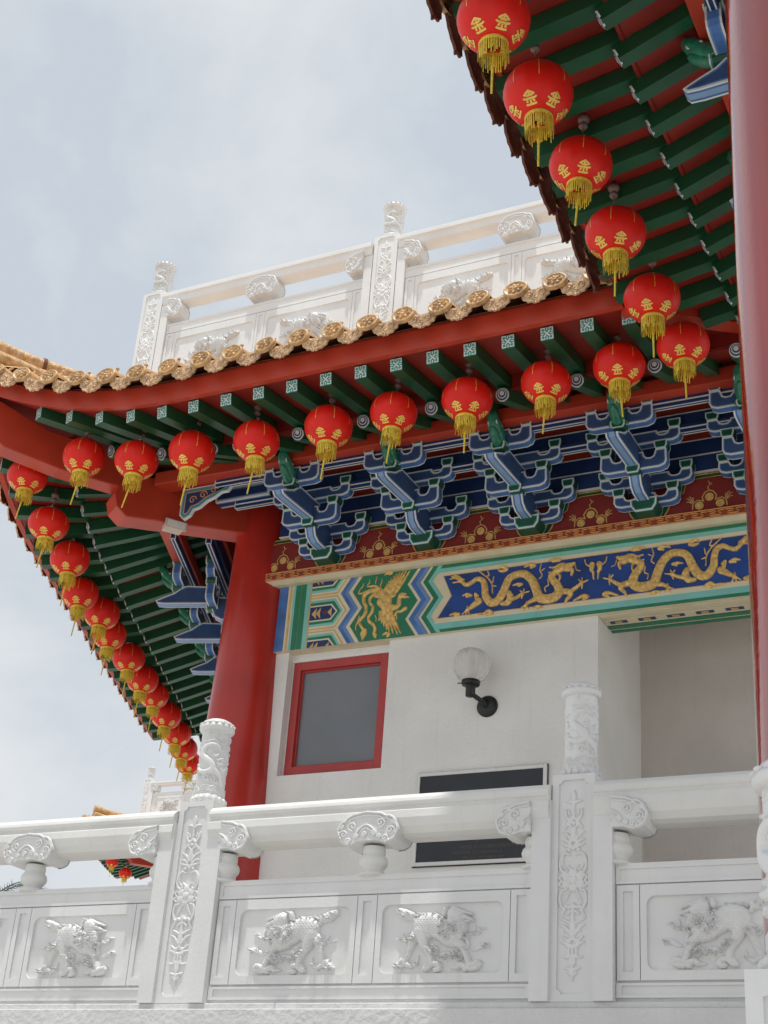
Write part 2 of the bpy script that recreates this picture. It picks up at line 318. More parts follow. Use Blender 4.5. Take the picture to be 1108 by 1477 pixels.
BEAST=[([(-0.102,0.071),(-0.056,0.076),(0.003,0.046),(0.062,0.003)],[0.0475,0.0577,0.0543,0.0421],1.0),
([(-0.087,0.064),(-0.079,0.057)],[0.0623,0.0623],1.05),
([(0.054,0.01),(0.083,-0.007)],[0.05,0.04],1.05),
([(-0.103,0.042),(-0.09,0.003),(-0.081,-0.028)],[0.044,0.0338,0.0244],1.1),
([(-0.085,-0.028),(-0.05,-0.073),(-0.037,-0.12)],[0.0228,0.0188,0.0188],0.9),
([(-0.138,0.017),(-0.156,-0.027),(-0.17,-0.065),(-0.19,-0.112)],[0.0305,0.0203,0.0163,0.0149],0.7),
([(0.09,-0.007),(0.134,-0.04)],[0.0318,0.0212],1.15),
([(0.131,-0.045),(0.153,-0.083),(0.171,-0.123)],[0.0198,0.0165,0.0171],0.95),
([(0.046,0.038),(0.072,0.073),(0.088,0.101)],[0.0368,0.0388,0.0401],1.1),
([(0.084,0.117),(0.099,0.107)],[0.0416,0.0416],1.25),
([(0.122,0.065),(0.13,0.043)],[0.03,0.028],1.3),
([(0.11,0.018),(0.125,0.005)],[0.0212,0.0172],1.2),
([(0.027,0.128),(0.034,0.15),(0.047,0.154)],[0.0162,0.0162,0.0094],1.1),
([(0.055,0.14),(0.082,0.149),(0.125,0.135),(0.182,0.12)],[0.0108,0.0135,0.0121,0.0061],1.35),
([(0.113,0.11),(0.148,0.105),(0.19,0.088)],[0.012,0.0134,0.006],1.3),
([(0.12,0.093),(0.149,0.083),(0.176,0.092)],[0.0093,0.0093,0.0047],1.2),
([(0.064,0.095),(0.093,0.085),(0.121,0.09)],[0.0087,0.0101,0.0087],1.5),
([(0.031,0.051),(0.052,0.064),(0.067,0.044),(0.053,0.032)],[0.0087,0.0087,0.0087,0.0087],1.3),
([(0.009,0.065),(0.03,0.074),(0.043,0.086)],[0.0094,0.0094,0.0094],1.2),
([(0.087,0.069),(0.101,0.056),(0.095,0.037),(0.116,0.03)],[0.008,0.008,0.008,0.008],1.5),
([(-0.15,0.098),(-0.166,0.117)],[0.0123,0.0164],0.8),
([(-0.166,0.121),(-0.203,0.131),(-0.237,0.149)],[0.0233,0.0288,0.0178],0.85),
([(-0.248,0.146),(-0.253,0.165)],[0.0138,0.0055],0.8),
([(-0.222,0.145),(-0.202,0.118),(-0.178,0.134)],[0.0083,0.0083,0.0083],1.1),
([(-0.151,-0.005),(-0.137,0.008),(-0.163,0.018),(-0.176,0.03)],[0.0081,0.0095,0.0068,0.0041],0.7),
([(-0.15,-0.008),(-0.186,-0.014)],[0.0095,0.0068],0.7),
([(-0.186,-0.012),(-0.198,0.006),(-0.211,0.032)],[0.0061,0.0061,0.0034],0.6),
([(-0.191,0.0),(-0.223,-0.001),(-0.254,0.007)],[0.0068,0.0061,0.0034],0.6),
([(0.142,-0.002),(0.162,0.017),(0.19,0.029),(0.198,0.067)],[0.0106,0.0092,0.0059,0.0033],0.7),
([(0.193,0.021),(0.221,0.028),(0.232,0.048),(0.258,0.048)],[0.0066,0.0066,0.0059,0.0033],0.65),
([(0.153,-0.008),(0.161,-0.033),(0.152,-0.052)],[0.0119,0.0119,0.0079],0.7),
([(-0.062,-0.051),(-0.028,-0.037),(-0.009,-0.058),(-0.029,-0.077),(-0.047,-0.067)],[0.0094,0.0094,0.0094,0.0094,0.0094],0.6),
([(0.004,-0.086),(0.027,-0.074),(0.049,-0.084)],[0.008,0.0133,0.0093],0.6),
([(0.029,-0.096),(0.052,-0.072),(0.074,-0.094)],[0.0079,0.0119,0.0093],0.65),
([(0.074,-0.094),(0.101,-0.069),(0.129,-0.089),(0.113,-0.104),(0.095,-0.091)],[0.0105,0.0105,0.0105,0.0105,0.0105],0.7),
([(0.187,-0.059),(0.214,-0.05),(0.237,-0.035),(0.268,-0.035),(0.275,-0.048)],[0.0052,0.0131,0.0131,0.0105,0.0052],0.6),
([(0.224,-0.05),(0.248,-0.044),(0.258,-0.032)],[0.0052,0.0078,0.0052],0.9),
([(-0.249,-0.138),(-0.228,-0.13)],[0.0067,0.0108],0.7),
([(-0.229,-0.127),(-0.205,-0.105),(-0.178,-0.128)],[0.0135,0.0148,0.0135],0.75),
([(-0.213,-0.14),(-0.186,-0.121),(-0.153,-0.137)],[0.0094,0.0134,0.0121],0.8),
([(-0.156,-0.134),(-0.122,-0.119),(-0.117,-0.084)],[0.012,0.0094,0.004],0.65),
([(-0.07,-0.148),(-0.057,-0.129)],[0.0159,0.0159],0.9),
([(-0.056,-0.148),(-0.029,-0.126),(-0.001,-0.127),(0.01,-0.146),(-0.014,-0.155)],[0.0133,0.0159,0.0159,0.0159,0.0133],0.95),
([(0.07,-0.145),(0.111,-0.144)],[0.0039,0.0131],0.8),
([(0.111,-0.141),(0.131,-0.132),(0.159,-0.141)],[0.0157,0.017,0.017],0.95),
([(0.153,-0.151),(0.186,-0.133),(0.22,-0.121)],[0.0156,0.0182,0.0156],0.95),
([(0.18,-0.151),(0.218,-0.145),(0.234,-0.127)],[0.0143,0.0143,0.0117],0.9),
([(0.121,-0.141),(0.138,-0.133),(0.149,-0.144),(0.136,-0.15)],[0.0046,0.0046,0.0046,0.0046],1.25),
([(0.173,-0.142),(0.193,-0.131),(0.207,-0.142),(0.191,-0.151)],[0.0046,0.0046,0.0046,0.0046],1.25),
([(-0.05,-0.142),(-0.032,-0.133),(-0.014,-0.142),(-0.028,-0.149)],[0.0046,0.0046,0.0046,0.0046],1.25),
([(-0.137,0.12),(-0.116,0.129),(-0.088,0.131)],[0.0062,0.0082,0.0062],0.6),
([(-0.073,0.131),(-0.037,0.13),(-0.001,0.113),(0.021,0.103)],[0.0061,0.0082,0.0082,0.0068],0.6),
([(-0.061,0.041),(-0.04,0.047),(-0.025,0.034),(0.003,0.046)],[0.0061,0.0061,0.0061,0.0061],1.35)]
DRAGON=[([(-0.633,0.145),(-0.569,0.088),(-0.51,0.105),(-0.451,0.135),(-0.39,0.112),(-0.364,0.033),(-0.353,-0.059),(-0.291,-0.142),(-0.218,-0.129),(-0.162,-0.039),(-0.107,0.088),(-0.02,0.129),(0.068,0.117),(0.142,0.039),(0.188,-0.071),(0.218,-0.149),(0.29,-0.18),(0.376,-0.169),(0.424,-0.117),(0.402,-0.041),(0.351,0.026),(0.343,0.071),(0.385,0.095)],[0.0184,0.0261,0.0261,0.0292,0.0353,0.0399,0.0461,0.0507,0.0553,0.0522,0.0476,0.0461,0.0491,0.0522,0.0553,0.0583,0.0614,0.0614,0.0583,0.0491,0.043,0.0399,0.0368],1.0),
([(-0.68,0.182),(-0.617,0.143)],[0.0154,0.0308],0.9),
([(-0.756,0.177),(-0.695,0.184),(-0.633,0.153)],[0.0046,0.0124,0.0155],0.7),
([(-0.742,0.206),(-0.68,0.19),(-0.633,0.16)],[0.0046,0.0124,0.0155],0.7),
([(-0.712,0.217),(-0.665,0.196),(-0.618,0.158)],[0.0046,0.0124,0.0155],0.7),
([(-0.723,0.134),(-0.662,0.134),(-0.617,0.135)],[0.0046,0.0108,0.0154],0.7),
([(-0.449,-0.077),(-0.467,-0.022),(-0.443,-0.047)],[0.0211,0.0121,0.0211],0.8),
([(-0.426,-0.11),(-0.498,-0.161),(-0.549,-0.192)],[0.0451,0.0271,0.015],0.8),
([(-0.549,-0.192),(-0.599,-0.23)],[0.012,0.006],0.7),
([(-0.549,-0.192),(-0.561,-0.25)],[0.012,0.006],0.7),
([(-0.544,-0.192),(-0.512,-0.249)],[0.012,0.006],0.7),
([(-0.553,-0.199),(-0.546,-0.147)],[0.012,0.006],0.7),
([(-0.103,-0.062),(-0.086,-0.109),(-0.114,-0.165),(-0.172,-0.172)],[0.0297,0.0416,0.0356,0.0208],0.9),
([(-0.086,-0.139),(-0.013,-0.119),(0.044,-0.082)],[0.0236,0.0207,0.0133],0.85),
([(0.044,-0.082),(0.014,-0.048)],[0.0118,0.0059],0.7),
([(0.044,-0.082),(0.057,-0.039)],[0.0118,0.0059],0.7),
([(0.051,-0.083),(0.109,-0.072)],[0.0118,0.0059],0.7),
([(0.047,-0.089),(0.031,-0.136)],[0.0118,0.0059],0.7),
([(0.204,-0.162),(0.133,-0.182),(0.076,-0.219)],[0.035,0.0233,0.0146],0.85),
([(0.076,-0.219),(0.033,-0.236)],[0.0117,0.0058],0.7),
([(0.076,-0.219),(0.063,-0.269)],[0.0117,0.0058],0.7),
([(0.083,-0.22),(0.113,-0.26)],[0.0117,0.0058],0.7),
([(0.076,-0.219),(0.09,-0.176)],[0.0117,0.0058],0.7),
([(0.46,-0.122),(0.516,-0.129),(0.545,-0.162),(0.503,-0.215),(0.49,-0.25)],[0.0346,0.0346,0.026,0.0173,0.0087],0.9),
([(0.53,-0.139),(0.6,-0.097),(0.656,-0.053)],[0.0287,0.0216,0.0129],0.85),
([(0.656,-0.053),(0.621,-0.011)],[0.0115,0.0057],0.7),
([(0.656,-0.053),(0.656,-0.001)],[0.0115,0.0057],0.7),
([(0.659,-0.053),(0.719,-0.032)],[0.0115,0.0057],0.7),
([(0.656,-0.06),(0.656,-0.111)],[0.0115,0.0057],0.7),
([(0.4,0.108),(0.471,0.135),(0.541,0.148)],[0.038,0.0439,0.0293],1.2),
([(0.541,0.148),(0.577,0.165)],[0.0233,0.0146],1.2),
([(0.499,0.109),(0.556,0.101),(0.55,0.043)],[0.0291,0.0204,0.0116],1.15),
([(0.456,0.16),(0.385,0.147),(0.32,0.157)],[0.0146,0.0132,0.0058],1.1),
([(0.47,0.173),(0.413,0.166),(0.356,0.132)],[0.0132,0.0132,0.0058],1.1),
([(0.414,0.076),(0.357,0.092),(0.314,0.105)],[0.0146,0.0131,0.0058],1.1),
([(0.429,0.059),(0.429,0.022),(0.409,-0.019)],[0.0131,0.0102,0.0058],0.9),
([(0.584,0.142),(0.599,0.095),(0.634,0.078)],[0.0058,0.0058,0.0044],0.6),
([(0.492,0.147),(0.506,0.135)],[0.0131,0.0131],1.5),
([(-0.23,0.219),(-0.186,0.236),(-0.133,0.205),(-0.17,0.188),(-0.214,0.197)],[0.0091,0.0182,0.0182,0.0182,0.0121],0.7),
([(0.058,0.201),(0.109,0.217),(0.16,0.202),(0.124,0.184)],[0.009,0.0179,0.0209,0.0149],0.7),
([(0.311,0.233),(0.369,0.24),(0.426,0.224),(0.355,0.219)],[0.0089,0.0148,0.0177,0.0148],0.7),
([(-0.602,-0.027),(-0.557,-0.017),(-0.511,-0.036),(-0.556,-0.04)],[0.0076,0.0182,0.0152,0.0152],0.7),
([(-0.735,-0.221),(-0.683,-0.212),(-0.637,-0.221),(-0.674,-0.231)],[0.0076,0.0182,0.0152,0.0152],0.7),
([(-0.464,-0.251),(-0.405,-0.25),(-0.36,-0.252),(-0.317,-0.228),(-0.272,-0.256),(-0.33,-0.268)],[0.006,0.015,0.015,0.0209,0.0179,0.012],0.7),
([(-0.061,0.014),(-0.017,0.024),(0.034,0.017),(-0.002,0.002)],[0.0074,0.0149,0.0134,0.0119],0.7),
([(0.156,-0.251),(0.206,-0.243),(0.249,-0.256),(0.207,-0.268)],[0.0073,0.0145,0.0131,0.0116],0.7),
([(0.574,-0.232),(0.615,-0.215),(0.671,-0.194),(0.713,-0.206),(0.671,-0.23)],[0.0071,0.0143,0.02,0.02,0.0143],0.7),
([(-0.44,0.226),(-0.377,0.171),(-0.331,0.127),(-0.291,0.061),(-0.28,-0.039)],[0.0046,0.0076,0.0076,0.0076,0.0061],0.5),
([(-0.35,0.228),(-0.325,0.164),(-0.362,0.154)],[0.0061,0.0076,0.0061],0.5),
([(-0.246,0.032),(-0.283,0.044)],[0.006,0.0075],0.5),
([(-0.272,0.141),(-0.282,0.082)],[0.0045,0.0076],0.5),
([(0.232,0.214),(0.219,0.148),(0.242,0.085),(0.214,0.052)],[0.0044,0.0074,0.0074,0.0059],0.5),
([(0.27,0.156),(0.241,0.138)],[0.0044,0.0059],0.5),
([(0.301,0.032),(0.309,-0.028),(0.274,-0.053),(0.282,-0.098)],[0.0059,0.0073,0.0073,0.0059],0.5),
([(0.76,0.124),(0.753,0.073),(0.774,0.041)],[0.0317,0.023,0.0086],0.9),
([(0.683,0.187),(0.697,0.14),(0.732,0.113)],[0.0058,0.0072,0.0087],0.6),
([(0.767,0.042),(0.775,-0.032)],[0.0115,0.0057],0.7)]
PHOENIX=[([(-0.082,0.135),(-0.009,0.126),(0.033,0.058),(0.019,-0.002)],[0.0409,0.0545,0.059,0.0545],1.0),
([(-0.038,0.041),(0.02,-0.01),(0.072,-0.105)],[0.0406,0.0496,0.0496],1.0),
([(0.065,-0.016),(0.13,-0.042),(0.173,-0.021),(0.178,0.04),(0.189,0.069)],[0.0323,0.0287,0.0251,0.0197,0.0197],0.95),
([(0.188,0.082),(0.238,0.067),(0.288,0.053)],[0.0233,0.0197,0.0054],1.05),
([(0.174,0.093),(0.209,0.106),(0.254,0.095)],[0.0072,0.0081,0.0045],0.9),
([(0.023,0.184),(0.101,0.111)],[0.0272,0.0362],0.9),
([(0.024,0.175),(0.029,0.203),(0.019,0.238)],[0.0163,0.0136,0.0045],0.75),
([(0.035,0.166),(0.047,0.212),(0.044,0.265)],[0.0163,0.0136,0.0045],0.77),
([(0.047,0.157),(0.066,0.222),(0.069,0.293)],[0.0163,0.0136,0.0045],0.79),
([(0.058,0.149),(0.086,0.229),(0.099,0.316)],[0.0163,0.0135,0.0045],0.81),
([(0.07,0.14),(0.107,0.234),(0.13,0.334)],[0.0162,0.0135,0.0045],0.83),
([(0.081,0.132),(0.13,0.236),(0.165,0.347)],[0.0162,0.0135,0.0045],0.85),
([(0.093,0.123),(0.154,0.236),(0.2,0.356)],[0.0162,0.0135,0.0045],0.87),
([(0.104,0.114),(0.177,0.233),(0.236,0.36)],[0.0162,0.0135,0.0045],0.89),
([(0.116,0.106),(0.203,0.226),(0.277,0.354)],[0.0162,0.0135,0.0045],0.91),
([(-0.029,-0.075),(-0.03,-0.12),(-0.04,-0.165)],[0.0197,0.0153,0.0045],0.75),
([(-0.013,-0.077),(-0.005,-0.139),(-0.006,-0.2)],[0.0197,0.0152,0.0045],0.77),
([(0.003,-0.079),(0.018,-0.159),(0.024,-0.238)],[0.0197,0.0152,0.0045],0.79),
([(0.02,-0.081),(0.043,-0.18),(0.058,-0.277)],[0.0197,0.0152,0.0045],0.81),
([(0.036,-0.083),(0.066,-0.193),(0.086,-0.302)],[0.0197,0.0152,0.0045],0.83),
([(0.052,-0.085),(0.097,-0.206),(0.133,-0.324)],[0.0197,0.0152,0.0045],0.85),
([(0.069,-0.087),(0.13,-0.214),(0.182,-0.339)],[0.0196,0.0152,0.0045],0.87),
([(0.085,-0.089),(0.156,-0.215),(0.218,-0.339)],[0.0196,0.0152,0.0045],0.89),
([(-0.086,0.189),(-0.15,0.184),(-0.203,0.169),(-0.236,0.129),(-0.231,0.066),(-0.198,-0.0),(-0.21,-0.078),(-0.243,-0.118),(-0.267,-0.159),(-0.225,-0.226),(-0.208,-0.262)],[0.02,0.0237,0.0237,0.0219,0.0182,0.0182,0.02,0.0182,0.0146,0.0146,0.0182],0.8),
([(-0.187,-0.248),(-0.206,-0.289),(-0.215,-0.361)],[0.0108,0.0377,0.0045],0.85),
([(-0.119,0.14),(-0.161,0.101),(-0.157,0.047),(-0.121,-0.001),(-0.13,-0.062),(-0.162,-0.111),(-0.148,-0.165),(-0.1,-0.206),(-0.078,-0.252),(-0.083,-0.303)],[0.02,0.0164,0.0127,0.0146,0.0164,0.0146,0.0164,0.0164,0.0146,0.02],0.8),
([(-0.085,-0.277),(-0.073,-0.322),(-0.066,-0.353)],[0.0125,0.0214,0.0053],0.8),
([(-0.059,0.195),(-0.107,0.228),(-0.163,0.235),(-0.209,0.24)],[0.0127,0.0127,0.0109,0.0036],0.75),
([(-0.123,0.194),(-0.214,0.188),(-0.267,0.169),(-0.305,0.178),(-0.29,0.216),(-0.26,0.248),(-0.256,0.279)],[0.0073,0.0082,0.0073,0.0055,0.0046,0.0046,0.0027],0.5),
([(-0.273,-0.088),(-0.286,-0.148),(-0.305,-0.198),(-0.301,-0.243)],[0.0073,0.0073,0.0063,0.0036],0.5),
([(-0.041,0.188),(-0.053,0.229),(-0.038,0.277),(-0.045,0.304)],[0.0055,0.0055,0.0045,0.0027],0.5),
([(-0.114,0.256),(-0.109,0.3),(-0.102,0.339)],[0.0027,0.0046,0.0027],0.5),
([(-0.206,0.259),(-0.185,0.279),(-0.187,0.31)],[0.0028,0.0046,0.0028],0.5),
([(0.137,-0.139),(0.161,-0.098),(0.205,-0.095),(0.256,-0.067)],[0.0071,0.0142,0.0124,0.0213],0.8),
([(0.154,-0.124),(0.166,-0.177)],[0.0071,0.0036],0.6),
([(-0.012,0.345),(0.028,0.362),(0.074,0.36),(0.047,0.346)],[0.0046,0.0128,0.011,0.011],0.7),
([(0.018,-0.332),(0.052,-0.319),(0.088,-0.328),(0.072,-0.352)],[0.0044,0.0159,0.0142,0.0124],0.7),
([(-0.09,-0.102),(-0.074,-0.139),(-0.076,-0.174)],[0.0027,0.0045,0.0027],0.5)]
# ------------------------------------------------------------------ ground
def struct(o): o['kind'] = 'structure'; return o
g = MB(); g.box(-400, 400, -200, 600, -.5, 0, 0); struct(g.build('paving', [PAVE]))
g = MB(); g.box(-16, 6, 7.24, 30, 2.6, 2.75, 0); struct(g.build('terrace_floor', [PAVE]))
g = MB(); g.box(-16, 6, 7.22, 7.5, 0, 2.599, 0); g.box(-16, 6, 6.96, 7.22, 0, 2.72, 0); g.box(-16, 6, 6.985, 7.21, 2.72, 2.752, 0)
tag(g.build('terrace_wall', [ROUGH], bevel=.006), 'rough white plastered retaining wall below the carved balustrade', 'wall')

# ------------------------------------------------------------------ carved balustrade
def spiral(cx, cz, r, turns, a0=0, d=1, n=14, r1=.12):
    return [(cx+(r*(1-k/n)+r*r1*k/n)*math.cos(R(a0)+d*2*math.pi*turns*k/n), cz+(r*(1-k/n)+r*r1*k/n)*math.sin(R(a0)+d*2*math.pi*turns*k/n)) for k in range(n+1)]
# scrolling flower ornament of the posts, px of a half-width 75 x 1145 drawing
_o = []
def O(P, r, h=1.0, mir=True):
    _o.append(([(x, -y) for x, y in P], r, h))
    if mir: _o.append(([(-x, -y) for x, y in P], r, h))
O([(0,0),(0,35),(0,65)], [4,16,12], 1, False); O([(0,85),(-20,72),(-42,68)], [9,9,6]); O([(0,70),(0,150)], 9, .9, False)
O([(-46,120),(-42,160),(-22,195)], [5,9,9]); O([(-30,125),(-25,150)], [6,8], .8)
for a in ((-18,185),(18,185),(0,170),(-26,208),(26,208),(0,205)): O([a,(a[0]+1,a[1]+1)], 13, 1, False)
O([(-48,240),(-35,216),(-10,232),(-12,250)], [6,8,8,5]); O([(0,240),(0,280),(0,318)], [8,19,8], 1.1, False)
O([(-12,318),(-34,280),(-62,262)], [9,9,4]); O([(-16,335),(-44,310),(-62,312)], [9,9,4]); O([(-8,350),(-36,345),(-66,335)], [9,10,4])
for a in ((-15,352),(15,352),(0,366),(-28,372),(28,372)): O([a,(a[0]+1,a[1])], 12, 1, False)
O([(-20,402),(-48,392),(-70,430),(-72,480),(-52,510),(-34,500)], [6,8,9,9,8,5]); O([(-56,420),(-58,460),(-44,488)], [5,6,5], .8)
O([(-30,470),(-10,495),(-22,515)], [6,7,5], .8)
for k in range(6): 
    t = R(60*k+30); O([(44*math.cos(t),556+44*math.sin(t)),(45*math.cos(t),557+44*math.sin(t))], 24, .9, False)
O([(0,556),(1,556)], 22, 1.25, False)
O([(-58,520),(-78,540),(-62,560)], [5,8,5]); O([(-62,560),(-80,580),(-58,600)], [5,8,5])
O([(-34,612),(-64,622),(-74,670),(-62,715),(-40,735)], [5,8,9,9,5]); O([(-20,620),(-34,660),(-48,690)], [6,8,5], .8)
O([(0,705),(-22,720),(-40,715),(-66,780)], [10,9,9,5]); O([(0,700),(0,790)], 9, 1, False); O([(-14,740),(-30,760)], 8)
O([(0,790),(0,835),(0,885)], [8,18,8], 1.1, False); O([(-10,880),(-40,838),(-66,822)], [9,10,4]); O([(-10,815),(-36,800),(-66,785)], [8,9,4]); O([(-12,850),(-46,862)], [8,4])
for a in ((-20,915),(20,915),(0,900),(-28,940),(28,940),(-12,945),(12,945)): O([a,(a[0]+1,a[1])], 14, 1, False)
O([(-56,890),(-40,905),(-24,930)], [5,8,7]); O([(-60,925),(-40,930)], [5,9]); O([(-52,1010),(-26,1008),(-20,965)], [5,9,8])
O([(0,960),(0,1070)], 8, 1, False); O([(-14,1000),(-10,1050)], 7); O([(-42,1072),(-18,1078),(0,1090)], [5,9,9]); O([(0,1080),(0,1110),(0,1145)], [12,13,4], 1, False); O([(-22,1095),(-10,1110)], [7,7])
POST_ORN = _o
def cap_mesh():
    r = .086; W = 2*math.pi*r; st = []
    for k in range(2):
        o = -W/4+k*W/2-.015
        S = lambda P, rr, h=1: st.append(([(o+x, z) for x, z in P], rr, h))
        S([(.055,.335),(.03,.352),(-.01,.350),(-.04,.325),(-.045,.29),(-.02,.262),(.012,.235),(.02,.205),(-.01,.185),(-.045,.19),(-.07,.21)], [.006,.01,.013,.016,.019,.021,.021,.019,.016,.012,.007], 1.1)
        S([(.03,.205),(.055,.18),(.075,.15),(.09,.11)], [.014,.014,.011,.006], 1)
        S([(.05,.30),(.035,.285),(.02,.29)], [.005,.007,.005]); S([(.07,.275),(.05,.262),(.035,.268)], [.005,.007,.005]); S([(.075,.245),(.055,.235),(.045,.245)], [.005,.008,.005])
        S([(.085,.29),(.075,.26),(.088,.235)], [.004,.006,.004]); S([(.07,.215),(.09,.205),(.1,.22)], [.006,.008,.004])
        S([(-.085,.30),(-.07,.285),(-.08,.265)], [.004,.006,.004]); S([(-.09,.24),(-.075,.23),(-.085,.215)], [.004,.007,.004])
        S([(-.05,.385),(-.02,.375),(.02,.385),(.05,.372)], [.004,.006,.006,.004]); S([(.07,.39),(.09,.37),(.08,.35)], [.004,.006,.004])
        S(spiral(.0,.145,.022,1.3,0), .0055); S(spiral(-.06,.155,.018,1.3,180,-1), .005); S(spiral(.055,.135,.016,1.2,90), .005)
        for j in range(3):
            for q in range(3):
                c = -.09+.07*j+(.02 if j % 2 else 0); rr = .045-.012*q; S([(c-rr,.06),(c-rr*.7,.06+rr*.72),(c,.06+rr),(c+rr*.7,.06+rr*.72),(c+rr,.06)], .0045, .8)
    rc = random.Random(11)
    for q in range(46):
        x, z = rc.uniform(-W/2, W/2), rc.uniform(.16, .43); a = rc.uniform(0, 360)
        if q % 3: st.append((spiral(x, z, rc.uniform(.012,.019), 1.3, a, rc.choice((1,-1)), 9), .0042, .62))
        else: st.append(([(x, z), (x+.018*math.cos(R(a)), z+.012), (x+.034*math.cos(R(a)), z+.006), (x+.05*math.cos(R(a)), z+.016)], [.004,.006,.006,.003], .65))
    X, Z, H = relief_grid(st, -W/2, W/2, .05, .46, .004, .015)
    nz, nx = H.shape; nx2 = nx-2; mb = MB(); vs = []
    for j in range(nz):
        for i in range(nx2):
            t = 2*math.pi*i/nx2; q = r+H[j, min(i, nx-1)]; vs.append((q*math.sin(t-math.pi), -q*math.cos(t-math.pi), Z[j]))
    mb.add(vs, [(j*nx2+i, j*nx2+(i+1) % nx2, (j+1)*nx2+(i+1) % nx2, (j+1)*nx2+i) for j in range(nz-1) for i in range(nx2)], 0, True)
    mb.lathe([(.0,0),(.088,0),(.098,.012),(.102,.03),(.098,.046),(.092,.056),(.085,.058)], 36, 0, fl=.05, fn=14)
    mb.lathe([(.084,.448),(.100,.452),(.107,.464),(.107,.478),(.100,.488),(.094,.49),(.096,.498),(.088,.512),(.06,.527),(.02,.535),(.0,.535)], 36)
    for k in range(16):
        t = 2*math.pi*k/16; M = Matrix.Translation((.099*math.cos(t), .099*math.sin(t), .492)) @ Matrix.Diagonal((1, 1, .7, 1))
        mb.lathe([(0,-.012),(.011,-.005),(.012,.003),(.007,.01),(0,.012)], 8, 0, M)
        M = Matrix.Translation((.098*math.cos(t), .098*math.sin(t), .024)) @ Matrix.Diagonal((1, 1, 1.6, 1))
        mb.lathe([(0,-.012),(.012,-.005),(.013,.003),(.008,.01),(0,.012)], 8, 0, M)
    return mesh_of(mb, 'post_cap', [WHITE])
CAP = cap_mesh()
def make_post(name, label, ht=1.135, wd=.23, capk=1.0, group=None, m=None):
    m = m or WHITE; h = wd/2; t = thing(name, label, 'balustrade post', (0,0,0), group); WORLD.pop(t.name)
    b = MB(); b.box(-h+.001, h-.001, .013, wd, 0, ht, 0); b.plate((-h, h, 0, ht), notched(-h*.70, h*.70, .035, ht-.03, .022), FR, 0, .012, 0)
    b.plate((-h, h, 0, ht), notched(-h*.70, h*.70, .035, ht-.03, .022), lambda u, v, q: (u, wd+.002-q, v), 0, .012, 0)
    b.build('shaft', [m], t, bevel=0)
    kz = (ht-.17)/1145*.985; kx = h*.66/80
    st = [([(x*kx, ht-.085+y*kz) for x, y in P], [q*kx for q in (r if isinstance(r, list) else [r]*len(P))], hh) for P, r, hh in POST_ORN]
    rl = relief(st, -h*.7, h*.7, .03, ht-.02, .0032, .011, ns=5); rme = mesh_of(rl, 'carved_panel', [m]); inst(rme, 'carved_panel', t, (0, .0115, 0))
    c = inst(CAP, 'post_cap', t, (0, wd/2, ht), (0,0,R(118)), (capk, capk, capk)); return t
K1, K2 = .000565, .00050
_cb = [(185,385),(168,335),(182,282),(215,235),(250,222),(272,188),(335,152),(400,140),(480,126),(560,138),(640,150),(700,182),(745,185),(790,222),(812,275),(832,335),(815,390),(792,440),(740,468),(660,470),(600,445),(400,445),(330,478),(262,490),(208,450)]
CB_OUT = [((x-490)*K1, (560-y)*K2) for x, y in _cb]
def cloud_mesh(half=False):
    b = MB(); co = CB_OUT if not half else [(0, CB_OUT[8][1])]+[p for p in CB_OUT if p[0] > .005][::1]+[(0, CB_OUT[20][1])]
    b.prism(co, FR, -.064, .125, 0)
    q = lambda P: [((x-490)*K1, (560-y)*K2) for x, y in P]; st = []
    e = _cb[0:19]
    st.append((q([(x+(490-x)*.04, y+(300-y)*.06) for x, y in e]), [.0075]*len(e), 1))
    st.append((q([(x+(490-x)*.15, y+(300-y)*.26) for x, y in e[4:14]]), [.006]*10, .9))
    st.append((q([(380,380),(410,320),(480,275),(550,315),(590,370)]), [.006]*5, .9)); st.append((q([(430,350),(480,310),(535,345)]), [.005]*3, .8))
    for cx, cy, r, a, d in ((335,285,52,90,1),(635,260,52,90,-1),(240,370,50,120,1),(745,345,48,60,-1),(300,445,36,90,1),(690,430,40,90,-1),(470,375,30,90,1),(560,365,30,90,-1),(770,260,30,60,-1),(225,285,26,100,1),(620,405,26,60,-1),(385,400,26,120,1)):
        st.append((q(spiral(cx, cy, r, 1.4, a, d)), .0058, 1))
    rl = relief(st, -.2, .2, 0, .225, .003, .014, f3=lambda x, z, h: (x, -.064-h, z), ns=4)
    if half: rl.f = [f for f in rl.f if min(rl.v[i][0] for i in f) > 0]
    b.add(rl.v, rl.f, 0, True); rl2 = [(x, .061-y, z) for x, y, z in rl.v]; b.add(rl2, rl.f, 0, True)
    return mesh_of(b, 'cloud_bracket', [WHITE])
CLOUD = cloud_mesh(); CLOUDH = cloud_mesh(True)
def vase_mesh():
    b = MB(); b.lathe([(.0,0),(.062,0),(.064,.012),(.05,.022),(.042,.03),(.05,.042),(.062,.06),(.066,.08),(.06,.1),(.048,.116),(.05,.122),(.052,.135),(.048,.16)], 24, 0, Matrix.Translation((0,.035,0)))
    return mesh_of(b, 'bracket_vase', [WHITE2])
VASE = vase_mesh()
_ex = []
for P, r, h in BEAST:
    for (x, z), q in zip(P, r):
        if .0058 < q < .0115 and h < 1.2: _ex.append((spiral(x, z, q*.85, 1.4, 90*len(_ex), 1, 9), [q*.26]*10, -.30))
for x, z, a in ((.03,.085,200),(.015,.055,170),(.04,.03,210),(.075,.06,250),(.02,.02,190),(.055,.0,230),(.10,.04,280)): _ex.append((spiral(x, z, .017, 1.5, a, -1, 10), [.0046]*11, -.22))
for a in range(5): _ex.append(([(.10+.012*a,.078-.016*a),(.135+.006*a,.080-.014*a)], [.005,.003], -.3))
_ex += [([(.072,.066),(.073,.066)], [.009,.009], -.35), ([(.085,.03),(.10,.022),(.115,.03)], [.004]*3, -.35)]
